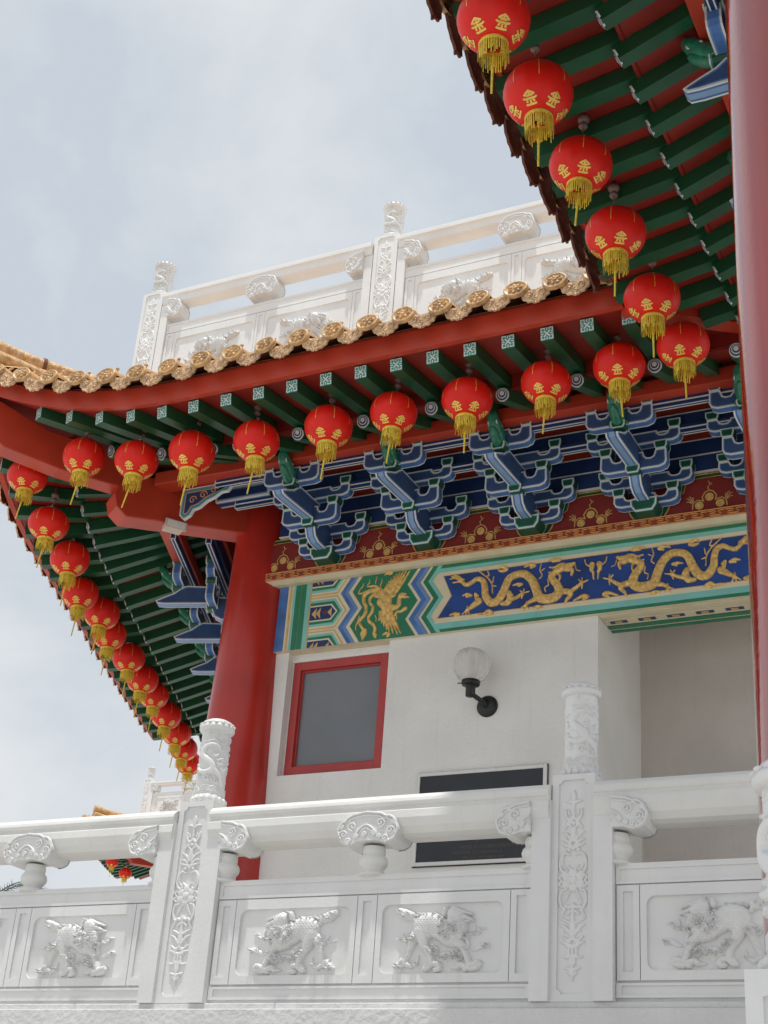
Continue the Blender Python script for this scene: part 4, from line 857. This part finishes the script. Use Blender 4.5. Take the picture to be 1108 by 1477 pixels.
def fret(b, c, sx, up, out, h):
    """white fret on a square rafter end: c centre, sx/up unit vectors, out outward, half size h"""
    P = lambda u, v: c+sx*(u*h)+up*(v*h)
    b.add([P(-1,-1)+out*.002, P(1,-1)+out*.002, P(1,1)+out*.002, P(-1,1)+out*.002], [(0,1,2,3)], 1)
    def ln(p, q, w_=.14):
        p = Vector(p); q = Vector(q); d = (q-p).normalized(); n = Vector((-d.y, d.x))*w_/2
        b.add([P(*(p-n))+out*.0045, P(*(q-n))+out*.0045, P(*(q+n))+out*.0045, P(*(p+n))+out*.0045], [(0,1,2,3)], 2)
    for s in (1, -1):
        ln((-.45*s,-.45),(.45*s,.45), .18)
        for q in (1, -1):
            ln((.88*s,.88*q),(.35*s,.88*q)); ln((.88*s,.95*q),(.88*s,.30*q)); ln((.35*s,.95*q),(.35*s,.62*q), .12); ln((.95*s,.30*q),(.62*s,.30*q), .12)
    for s in (1, -1): ln((0,.95*s),(0,.5*s), .12); ln((.95*s,0),(.5*s,0), .12)
def eave(parent, A, ds, dn, s0, s1, spos, cot=None, lifted=True, valley_hi=None, valley_lo=None, zo=0, S0=3.0, detail=True, tiles=True, tlen=3.0, wingy=False):
    A = Vector(A); ds = Vector(ds); dn = Vector(dn); upz = Vector((0,0,1))
    def warp(s, t):
        if cot is None or s > S0: return s
        return cot*t+s*(1-cot*t/S0)
    def P(s, t, z): return A+ds*warp(s, t)+dn*t+upz*(z+zo)
    def lf(s, t): return lift(s, lifted)*max(0, 1-.35*t)
    hi = lambda t: s1+t if valley_hi else s1
    lo = lambda t: s0-t if valley_lo else s0
    ns = 30
    SS = lambda t: [lo(t)+(hi(t)-lo(t))*k/ns for k in range(ns+1)]
    # fascia
    b = MB(); s_ = SS(0); vs = []
    for s in s_:
        l = lift(s, lifted); f0, f1 = (.05,.075) if wingy else (0,.06); vs += [P(s,f0,8.735+l), P(s,f1,8.735+l), P(s,f1,8.95+l), P(s,f0,8.95+l)]
    f = []
    for k in range(ns):
        for q in range(4): f.append((4*k+q, 4*k+(q+1)%4, 4*k+4+(q+1)%4, 4*k+4+q))
    b.add(vs, f+[(0,1,2,3),(4*ns,4*ns+3,4*ns+2,4*ns+1)], 0); b.build('fascia_board', [RED], parent)
    # soffit boards and the step between them
    b = MB()
    def sheet(ta, tb, za, zb, m=0, n=3):
        vs = []; 
        for j in range(n+1):
            t = ta+(tb-ta)*j/n; z = za+(zb-za)*j/n
            for s in SS(t): vs.append(P(s, t, z+lf(s, t)))
        w_ = ns+1; b.add(vs, [(j*w_+k, j*w_+k+1, (j+1)*w_+k+1, (j+1)*w_+k) for j in range(n) for k in range(ns)], m)
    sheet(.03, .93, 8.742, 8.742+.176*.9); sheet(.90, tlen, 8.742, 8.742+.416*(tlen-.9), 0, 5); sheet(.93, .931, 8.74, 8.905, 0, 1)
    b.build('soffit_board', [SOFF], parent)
    # flying rafters (square, carved ends) and eave rafters (round, ringed ends)
    for s in spos:
        t0 = .10 if not wingy else .03
        if valley_hi and s > s1: t0 = s-s1+.10
        if valley_lo and s < s0: t0 = s0-s+.10
        if t0 < .8:
            zb = lambda t: 8.68+.176*(t-.1)+lf(s, t)
            a, e = P(s,t0,zb(t0)), P(s,1.0,zb(1.0)); b = MB(); d = (e-a).normalized(); side = d.cross(upz).normalized(); up = side.cross(d)
            b.bar(a, e, .118, .128, 0)
            if detail and t0 < .2 and not (wingy and False): fret(b, a-d*.0, side, up, -d, .059)
            b.build('flying_rafter', [GREEN, TEALD, PALE], parent)
        te = max(.86, t0)
        if te < tlen-.2:
            zc = lambda t: 8.667+.416*(t-.88)+lf(s, t)
            a, e = P(s,te,zc(te)), P(s,tlen-.05,zc(tlen-.05)); b = MB(); b.bar(a, e, .105, .122, 0)
            if detail and te < .87:
                d = (e-a).normalized(); q = Vector((0,0,1)).rotation_difference(-d).to_matrix().to_4x4(); M = Matrix.Translation(a) @ q
                for r, h, mm in ((.063,.003,1),(.053,.005,3),(.042,.007,1),(.033,.009,3),(.022,.011,1)): b.lathe([(r,-.01),(r,h),(0,h)], 18, mm, M @ Matrix.Translation((0, (.062-r)*.35, 0)), sm=False)
            b.build('eave_rafter', [GREEN, PALE, PALE, BLUE], parent, fix=False)
    # roof deck
    b = MB(); vs = []; 
    for t in (-.04, 1, 2, tlen+.3):
        for s in SS(max(t, 0)): vs.append(P(s, t, 8.935+.45*max(t,0)+lf(s, max(t,0))))
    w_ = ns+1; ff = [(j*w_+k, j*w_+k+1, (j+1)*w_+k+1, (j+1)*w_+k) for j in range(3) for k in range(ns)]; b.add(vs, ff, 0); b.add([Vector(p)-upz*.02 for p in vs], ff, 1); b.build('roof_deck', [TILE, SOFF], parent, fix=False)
    # tiles
    if tiles:
        ang = math.atan2(dn.y, dn.x)-R(90); n = int((s1-s0)/.355)
        for k in range(n+1):
            s = s0+.12+.355*k
            if s > s1-.05: break
            tl = math.atan2(lift(s+.1, lifted)-lift(s-.1, lifted), .2)
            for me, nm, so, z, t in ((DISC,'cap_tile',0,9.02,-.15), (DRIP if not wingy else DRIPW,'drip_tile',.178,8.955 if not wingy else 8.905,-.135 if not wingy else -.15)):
                ss = s+so
                if ss > s1: continue
                o = inst(me, nm, parent); M = Matrix.Rotation(ang, 4, 'Z') @ Matrix.Rotation(-tl*(-1 if cot is not None and ds.x < 0 else 1), 4, 'Y') @ Matrix.Rotation(-math.atan(.40*lift(ss, lifted)), 4, 'X') @ Matrix.Rotation(R(random.uniform(-5,5)), 4, 'Z') @ Matrix.Rotation(R(random.uniform(-4,4)), 4, 'Y') @ Matrix.Rotation(R(random.uniform(-3,3)-(11 if not wingy else 0)), 4, 'X')
                # axis pointing inward = dn ; along = ds may be mirrored
                M = Matrix.Translation(P(ss, t, z+lift(ss, lifted)+random.uniform(-.006,.006))) @ M
                o.matrix_basis = M @ Matrix.Diagonal(((1.10,1,2.15,1) if wingy else (1.0,1,1.22,1)) if nm == 'drip_tile' else (1.28,1,1.02,1))
        # barrel rows continuing up the roof
        b = MB()
        for k in range(n+1):
            s = s0+.12+.355*k
            b.tube([P(s, t, 8.99+.45*max(t,0)+lf(s, max(0,t))) for t in (.45, 1.2, 2.0, 2.8)], .082, 8, 0)
        b.build('tile_rows', [TILE], parent, fix=False)
TIP = (-10.10, 9.65, 0); COT = .67
fr = [.81,1.23,1.625,2.02,2.40,2.77,3.14]+[3.14+.357*k for k in range(1,16)]
fr = [s for s in fr if s < 8.4]
eave(hall, TIP, (1,0,0), (0,1,0), 0, 7.05, fr, COT, True, valley_hi=True, tlen=2.75)
lr = [.45+.38*k for k in range(24)]
eave(hall, TIP, tuple(dL), tuple(-nL), 0, 9.6, lr, COT, True, tlen=2.75)
# hip rafters (big red beams on the corner), ridge tiles
HD = (Vector(TIP)-CC); HL = HD.length; HD.normalize(); HS = Vector((-HD.y, HD.x, 0))
def hip_beam(parent, pts, wd):
    """pts: outline in (distance, z)"""
    b = MB(); b.prism(pts, lambda u, v, t: tuple(CC+HD*u+HS*t+Vector((0,0,v))), -wd/2, wd/2, 0); return b.build('hip_beam', [RED], parent, bevel=.012)
hip_beam(hall, [(.0,8.60),(.30,8.56),(1.62,8.37),(1.74,8.46),(1.78,8.60),(1.68,8.86),(0,9.1)], .30)
hip_beam(hall, [(1.45,8.70),(2.4,8.71),(3.0,8.78),(3.36,8.98),(3.42,9.12),(3.42,9.38),(2.6,9.12),(1.45,9.05)], .24)
b = MB()
def hp(d, z, o=0): return CC+HD*d+HS*o+Vector((0,0,z))
for o in (-.085, .085):
    b.tube([hp(3.33,9.82,o), hp(2.9,9.76,o), hp(2.3,9.70,o), hp(1.2,9.9,o), hp(.2,10.3,o)], .075, 12, 0); b.tube([hp(3.36,9.66,o*1.5), hp(2.9,9.57,o*1.5), hp(2.3,9.56,o*1.5), hp(1.2,9.76,o*1.5)], .055, 10, 0)
b.tube([hp(3.34,9.98), hp(2.9,9.92), hp(2.3,9.90), hp(1.2,10.06), hp(.2,10.44)], .085, 14, 0)
b.tube([hp(3.41,9.985), hp(3.30,9.975)], .092, 14, 0)
for d, z in ((2.75,9.917),(2.15,9.922),(1.5,10.016)): b.tube([hp(d-.02,z), hp(d+.02,z)], .094, 14, 1)
b.prism([(3.38,9.46),(3.40,9.74),(2.9,9.68),(2.3,9.67),(1.2,9.84),(1.2,9.5),(2.3,9.45),(2.9,9.50)], lambda u, v, t: tuple(hp(u, v, t)), -.10, .10, 0)
b.build('hip_ridge', [TILE, TILEB], hall, fix=False)

# roof terrace carrying the upper balustrade
b = MB(); b.box(-9.70, .5, 11.42, 13.9, 9.80, 10.098); b.box(-9.5, .5, 11.75, 13.8, 8.9+.75, 9.799); b.build('roof_terrace', [ROUGH], hall)

# ------------------------------------------------------------------ right wing
wing = thing('temple_wing', 'shadowed red and green wing eave with a glossy red column at the right edge', 'temple', (-.45, 5.5, 1.02))
wr = [-2.6+.357*k for k in range(31)]
WL = 8.4
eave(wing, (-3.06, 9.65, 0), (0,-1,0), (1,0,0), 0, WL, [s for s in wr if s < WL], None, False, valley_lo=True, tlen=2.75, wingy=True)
b = MB(); b.lathe([(.36,.4),(.352,2),(.342,3.5),(.330,5.5),(.318,9.0)], 64, 0, Matrix.Translation((-.452,3.66,0))); wc = b.build('column', [REDG], wing, fix=False)
b = MB(); b.lathe([(.0,.001),(.5,.001),(.5,.2),(.46,.33),(.40,.40),(.0,.4)], 40, 0, Matrix.Translation((-.452,3.66,0))); b.build('column_base', [ROUGH], wc)
f_wing = lambda u, v, t: (-.45-.10+t, 9.9-u, v)
boards(wing, f_wing, .4, 8.4, .4, [1.7+1.19*k for k in range(5)])
bw = None
for k in range(5):
    y = 9.48-1.19*k
    if bw is None: bw = bracket_set(wing, (-.72, y, 8.064), R(-90), True)
    else: dup(bw, loc=(-.72, y, 8.064))
b = MB(); b.box(-.56, .1, 1.5, 9.9, 7.19, 7.94, 0); b.box(-.60, .1, 1.5, 9.9, 7.945, 8.062, 1); b.build('painted_beam', [BLUEB, CREAM], wing)
# valley board where the two eaves meet
b = MB(); b.bar(Vector((-3.03,9.68,8.74)), Vector((-1.0,11.71,9.16)), .16, .14, 0); b.build('valley_beam', [RED], wing)

# ------------------------------------------------------------------ lanterns
def sph(th, ph, k=1.0):
    """lantern surface: th from the top, ph round"""
    return Vector((.225*k*math.sin(th)**.92*math.cos(ph), .225*k*math.sin(th)**.92*math.sin(ph), .196*k*math.cos(th)))
GLYPH = [[(-.75,.45),(-.35,.75),(0,1.0),(.35,.75),(.75,.45)], [(-.5,.38),(.5,.38)], [(-1,-.02),(-.9,.10),(-.8,-.02),(.8,-.02),(.9,.10),(1,-.02)], [(0,1.0),(0,-.88)], [(-.42,-.22),(-.62,-.62)], [(.42,-.22),(.62,-.62)], [(-.95,-.80),(-.6,-.92),(.6,-.92),(.95,-.80)]]
def lantern_meshes():
    o = {}; n = 64; b = MB(); K = 34
    vs = []
    for j in range(K+1):
        th = R(12)+(math.pi-R(24))*j/K
        for k in range(n):
            ph = 2*math.pi*k/n; q = 1-.006*abs(math.sin(ph*8)) - (.006 if j % 2 else 0); vs.append(sph(th, ph, q))
    b.add(vs, [(j*n+k, j*n+(k+1)%n, (j+1)*n+(k+1)%n, (j+1)*n+k) for j in range(K) for k in range(n)], 0, True)
    for k in range(8):
        ph = 2*math.pi*(k+.5)/8
        for a0, a1 in ((34,62),(64,84),(86,100)): b.ribbon([sph(R(a), ph+.004*math.sin(a), 1.006) for a in np.linspace(a0, a1, 7)], .0048, lambda p: p, 1)
    for k in range(6):
        ph = 2*math.pi*k/6
        for P in GLYPH: b.ribbon([sph(R(139-y*12), ph+x*.27*(1+.06*(1-y)), 1.012) for x, y in P], .0130, lambda p: p, 1)
    o['lantern_body'] = mesh_of(b, 'lantern_body', [LAN, PGOLD], True)
    b = MB(); b.lathe([(.03,.205),(.068,.203),(.072,.196),(.072,.186),(.05,.184)], 24); b.tube([(-.03,0,.20),(-.03,0,.235),(0,0,.25),(.03,0,.235),(.03,0,.20)], .006, 6)
    o['top_cap'] = mesh_of(b, 'top_cap', [SILVER]); b = MB()
    b.lathe([(.06,-.178),(.084,-.176),(.088,-.180),(.082,-.184),(.05,-.186)], 24); o['metal_rim'] = mesh_of(b, 'metal_rim', [SILVER])
    b = MB(); rnd = random.Random(3)
    for lay, rr in ((0,.088),(1,.074)):
        for k in range(36):
            t = 2*math.pi*(k+.5*lay)/36; wv = .0062; l = .120+rnd.uniform(-.04,.03)-.02*lay; c, s_ = math.cos(t), math.sin(t); sp = 1.05+rnd.uniform(-.05,.05)
            p = [Vector((rr*c, rr*s_, -.195)), Vector((rr*1.06*c, rr*1.06*s_, -.24)), Vector((rr*sp*c, rr*sp*s_, -.195-l))]
            b.ribbon(p, wv*1.35, lambda q: (q[0], q[1], 0))
    b.lathe([(.084,-.180),(.091,-.190),(.091,-.206),(.086,-.212)], 28)
    o['fringe'] = mesh_of(b, 'fringe', [FRINGE])
    b = MB(); b.tube([(0,0,0),(.002,0,-.12)], .0032, 5); b.tube([(.002,0,-.12),(.002,0,-.135),(.004,0,-.2),(.006,.002,-.33)], [.005,.009,.008,.007], 8); o['tassel'] = mesh_of(b, 'tassel', [FRINGE])
    b = MB(); b.tube([(0,0,.24),(0,0,.30)], .004, 6); b.lathe([(0,.278),(.026,.282),(.034,.298),(.030,.315),(.018,.322),(.017,.332),(.030,.338),(.044,.352),(.046,.37),(.036,.388),(.02,.392),(.02,.46),(0,.46)], 18); o['lamp_holder'] = mesh_of(b, 'lamp_holder', [KNOB])
    return o
LM = lantern_meshes()
NUM = ['first','second','third','fourth','fifth','sixth','seventh','eighth','ninth','tenth','eleventh','twelfth','thirteenth']
def lantern(pos, label, group, tilt, drop=0):
    t = thing('red_lantern', label, 'lantern', (0,0,0), group); WORLD.pop(t.name)
    for nm in ('lantern_body','top_cap','metal_rim','fringe'):
        o = inst(LM[nm], nm, t)
    inst(LM['lamp_holder'], 'lamp_holder', t, (.0, .015, drop))
    o = inst(LM['tassel'], 'tassel', t, (0,0,-.21), (R(tilt[1]), R(tilt[0]), 0))
    k_ = random.uniform(.965, 1.03); t.scale = (k_, k_, k_*random.uniform(.95, 1.05)); t.location = pos; t.rotation_euler = (R(random.uniform(-3,3)), R(random.uniform(-3,3)), R(random.uniform(0,360))) ; 
    o.rotation_euler.z = -t.rotation_euler.z
    return t
fl = [(-8.84,10.2,8.53),(-8.34,10.2,8.515),(-7.73,10.2,8.465),(-7.03,10.2,8.46),(-6.25,10.2,8.455),(-5.55,10.2,8.46),(-4.78,10.2,8.455),(-4.01,10.2,8.49),(-3.33,10.2,8.49)]
fl = [(-8.942,10.2,8.66),(-8.265,10.2,8.502),(-7.601,10.2,8.475),(-6.863,10.2,8.453),(-6.079,10.2,8.462),(-5.402,10.2,8.477),(-4.669,10.2,8.467),(-3.918,10.2,8.483),(-3.257,10.2,8.517)]
tl = [(15,4),(17,3),(9,2),(13,0),(9,3),(5,0),(1,2),(4,0),(-2,2)]
for k, p in enumerate(fl):
    lb = 'red lantern under the front eave, %s from the left in that row' % NUM[k]
    lantern(p, lb, 'lanterns along the front eave', tl[k])
rl = [(-2.65,10.03,8.48),(-2.65,9.14,8.36),(-2.65,8.236,8.33),(-2.65,7.47,8.36),(-2.65,6.648,8.29),(-2.65,5.897,8.225),(-2.65,5.15,8.2)]
for k, p in enumerate(rl[:6]):
    lb = 'red lantern under the dark right eave, %s from the top of that row' % NUM[5-k]
    lantern(p, lb, 'lanterns along the right wing eave', (2+k*.5, 3), .03+.012*k)
ll = [(-10.015,10.587,8.82),(-10.098,11.144,8.53),(-10.417,11.96,8.52),(-10.917,12.833,8.52),(-11.036,13.442,8.52),(-11.358,14.056,8.52),(-11.604,14.845,8.52),(-11.899,15.605,8.52),(-12.12,16.208,8.52),(-12.44,17.012,8.52),(-12.76,17.782,8.52),(-13.079,18.468,8.52),(-13.38,19.1,8.5)]
for k, p in enumerate(ll):
    lb = 'red lantern under the left side eave, %s from the top of that row' % NUM[k]
    lantern(p, lb, 'lanterns along the left side eave', (16-k*.6, 5), .0)

# ------------------------------------------------------------------ wall lamp, plaque, floodlight
t = thing('wall_lamp', 'black wall lamp with ribbed clear glass globe on the pale wall', 'lamp', (-5.275, 12.349, 6.375))
M = Matrix.Translation((-5.275,12.349,6.375)) @ Matrix.Rotation(R(90), 4, 'X')
b = MB(); b.lathe([(0,.045),(.03,.043),(.07,.035),(.10,.022),(.108,.012),(.108,0)], 32, 0, M); b.build('wall_plate', [BLACK], t, fix=False)
b = MB(); b.tube([(-5.275,12.31,6.375),(-5.30,12.22,6.40),(-5.34,12.12,6.425),(-5.352,12.10,6.42)], [.028,.024,.024,.03], 12, 0)
b.lathe([(0,6.40),(.045,6.40),(.047,6.41),(.047,6.50),(.062,6.505),(.085,6.51),(.09,6.525),(.09,6.555),(.075,6.56),(0,6.56)], 28, 0, Matrix.Translation((-5.352,12.10,0))); b.tube([(-5.352-.08,12.07,6.53),(-5.352-.12,12.06,6.53)], .006, 6); b.build('lamp_arm', [BLACK], t, fix=False)
b = MB(); prof = [(.075,6.545),(.10,6.555),(.135,6.59),(.165,6.64),(.172,6.68),(.172,6.75),(.165,6.79),(.145,6.83),(.11,6.86),(.06,6.878),(.0,6.882)]
b.lathe(prof, 96, 0, Matrix.Translation((-5.352,12.10,0)), fl=.07, fn=16)
b.build('glass_globe', [GLASS], t, fix=False)
b = MB(); b.lathe([(0,6.56),(.035,6.56),(.035,6.62),(.045,6.66),(.04,6.74),(.02,6.78),(0,6.79)], 16, 0, Matrix.Translation((-5.352,12.10,0))); b.build('bulb', [WHITE], t, fix=False)

t = thing('plaque', 'dark slate dedication plaque in a white frame behind the balustrade rail', 'plaque', (-5.31, 12.349, 4.87))
b = MB(); b.box(-5.935, -4.675, 12.325, 12.349, 4.885, 5.715); b.build('slab', [BRONZE], t)
b = MB(); frame(b, -5.968, -4.645, 4.852, 5.748, .034, 12.312, 12.349); b.build('frame', [WHITE2], t, bevel=.003)
b = MB(); frame(b, -5.976, -4.637, 4.844, 5.756, .009, 12.335, 12.3495); b.build('drawn_shadow_strip', [BLACK], t)  # solid black strip drawn as a shadow line around the frame
def text_mesh(lines, parent, f):
    dg = bpy.context.evaluated_depsgraph_get(); out = MB()
    for body, x, z, size in lines:
        cu = bpy.data.curves.new('lettering', 'FONT'); cu.body = body; cu.size = size; cu.align_x = 'CENTER'; cu.extrude = .0015
        o = bpy.data.objects.new('lettering', cu); COL.objects.link(o); bpy.context.view_layer.update()
        me = bpy.data.meshes.new_from_object(o.evaluated_get(bpy.context.evaluated_depsgraph_get()))
        out.add([f(x+v.co.x, z+v.co.y, v.co.z) for v in me.vertices], [tuple(p.vertices) for p in me.polygons], 0)
        bpy.data.objects.remove(o); bpy.data.curves.remove(cu); bpy.data.meshes.remove(me)
    return out.build('lettering', [BRONZET], parent, fix=False)
text_mesh([('THE THEAN HOU TEMPLE OF SELANGOR &', -5.31, 5.17, .054), ('BY', -5.31, 5.05, .04),
           ('YANG AMAT BERHORMAT', -5.22, 4.995, .046), ('MINISTER OF HOUSING &', -5.31, 4.945, .043), ('ON 3RD SEPTEMBER 1989', -5.25, 4.90, .036)], t, lambda x, z, y: (x, 12.3245-y, z))

t = thing('floodlight', 'small cream floodlight fixed under the red corner beam', 'light', tuple(CC+HD*1.08+Vector((0,0,8.44))))
M = Matrix.Translation(CC+HD*1.08+HS*.06+Vector((0,0,8.40))) @ Matrix.Rotation(math.atan2(HD.y, HD.x), 4, 'Z')
b = MB(); 
def bx(x0, x1, y0, y1, z0, z1, mm=0):
    o = len(b.v); b.box(x0, x1, y0, y1, z0, z1, mm); b.v[o:] = [tuple(M @ Vector(p)) for p in b.v[o:]]
bx(-.10,.10,-.02,.13,-.03,.04); bx(-.12,.12,.13,.16,-.045,.055); b.build('housing', [CERAM], t, bevel=.006)
b = MB(); bx(-.10,.10,.161,.166,-.03,.04); b.build('lens', [WHITE2], t); b = MB(); bx(-.02,.02,.02,.05,.04,.08); b.build('bracket', [CERAM], t)

# ------------------------------------------------------------------ far temple behind, down the left side
T = Vector((-21.4, 29.75, 4.55))
far = thing('far_temple', 'distant temple corner with ochre ridge and red fascia seen past the lower left rail', 'temple', (-27, 43, 0))
A2 = Vector(TIP)+Vector((T.x, T.y, 0))
eave(far, A2, (1,0,0), (0,1,0), 0, 6.5, [.8+.36*k for k in range(15)], COT, True, zo=T.z, detail=False, tlen=2.75)
eave(far, A2, tuple(dL), tuple(-nL), 0, 5, [.45+.38*k for k in range(11)], COT, True, zo=T.z, detail=False, tlen=2.75)
CC0 = CC; CC = CC0+T
hip_beam(far, [(.3,8.40),(1.62,8.37),(1.78,8.60),(1.68,8.86),(0.3,9.1)], .30); hip_beam(far, [(1.45,8.70),(2.4,8.71),(3.0,8.78),(3.42,9.12),(3.42,9.38),(2.6,9.12),(1.45,9.05)], .24)
b = MB()
for o, z, r in ((-.12,9.70,.10),(.12,9.70,.10),(0,9.92,.13)): b.tube([hp(3.2,z+.08,o), hp(2.6,z,o), hp(1.8,z-.02,o), hp(.8,z+.1,o), hp(-.3,z+.5,o)], r, 10, 0)
b.prism([(3.2,9.45),(3.2,9.7),(2.6,9.66),(1.8,9.66),(.8,9.76),(-.3,10.1),(-.3,9.4)], lambda u, v, q: tuple(hp(u, v, q)), -.10, .10, 0); b.build('hip_ridge', [TILE], far, fix=False)
CC = CC0
fx, fy = -8.1+T.x, 12.4+T.y
b = MB(); b.lathe([(.36,0),(.34,13.6)], 32, 0, Matrix.Translation((fx, fy, 0))); b.build('column', [REDC], far, fix=False)
b = MB(); b.box(fx+.1, fx+8, fy+.1, fy+8, 0, 13.9); b.build('wall', [PLASTER], far)
UF = 14.55
p0 = dup(pu, loc=(fx-.98, fy-1.0, UF)); p0['label'] = 'distant white post of the far roof balustrade, seen past the red column'; del p0['group']
p0.scale = (1.1,1.1,.93)
b0 = dup(bu, loc=(fx-.82, fy-.98, UF)); b0['label'] = 'distant white balustrade panel on the far temple roof'; del b0['group']; b0.scale = (1.1,1.1,.88)
b = MB(); b.box(fx-1.3, fx+8, fy-1.05, fy+8, 13.9, UF-.002); b.build('roof_terrace', [ROUGH], far)
for p, lb in (((-31.0,40.5,12.93),'tiny red lantern below the far temple eave, upper left of two'), ((-30.66,40.87,12.62),'tiny red lantern below the far temple eave, lower right of two')):
    lantern(p, lb, 'lanterns under the far eave', (10,0))

# ------------------------------------------------------------------ palm beyond
pt = thing('palm_tree', 'palm with spiky fronds just showing over the lower left parapet', 'palm', (-32.5, 36.0, 0))
b = MB(); b.tube([(-32.5,36,0),(-32.4,36,3),(-32.2,36,6),(-32.1,36,10.5)], [.24,.18,.15,.12], 10, 0); b.build('trunk', [BARK], pt, fix=False)
b = MB(); rnd = random.Random(5)
for k in range(26):
    a = 2*math.pi*k/26+rnd.uniform(-.1,.1); el = rnd.uniform(.1,1.25); ln_ = rnd.uniform(1.9,2.7); pts = []
    for j in range(9):
        q = j/8; r = ln_*q; pts.append(Vector((-32.1+math.cos(a)*r*math.cos(el*(1-.3*q)), 36+math.sin(a)*r*math.cos(el*(1-.3*q)), 10.5+r*math.sin(el)*(1-.55*q)-.35*q*q)))
    b.tube(pts, [.02*(1-.8*j/8) for j in range(9)], 4, 0)
    for j in range(1, 8):
        d = (pts[j+1]-pts[j]).normalized(); sd_ = d.cross(Vector((0,0,1))).normalized()
        for h in (0, .33, .66):
            base = pts[j]+(pts[j+1]-pts[j])*h
            for s in (1, -1):
                tip = base+sd_*(s*.42)+d*.32+Vector((0,0,-.10+rnd.uniform(-.05,.1))); b.add([base-d*.018, base+d*.018, tip], [(0,1,2)], 0)
b.build('crown', [FROND], pt, fix=False)
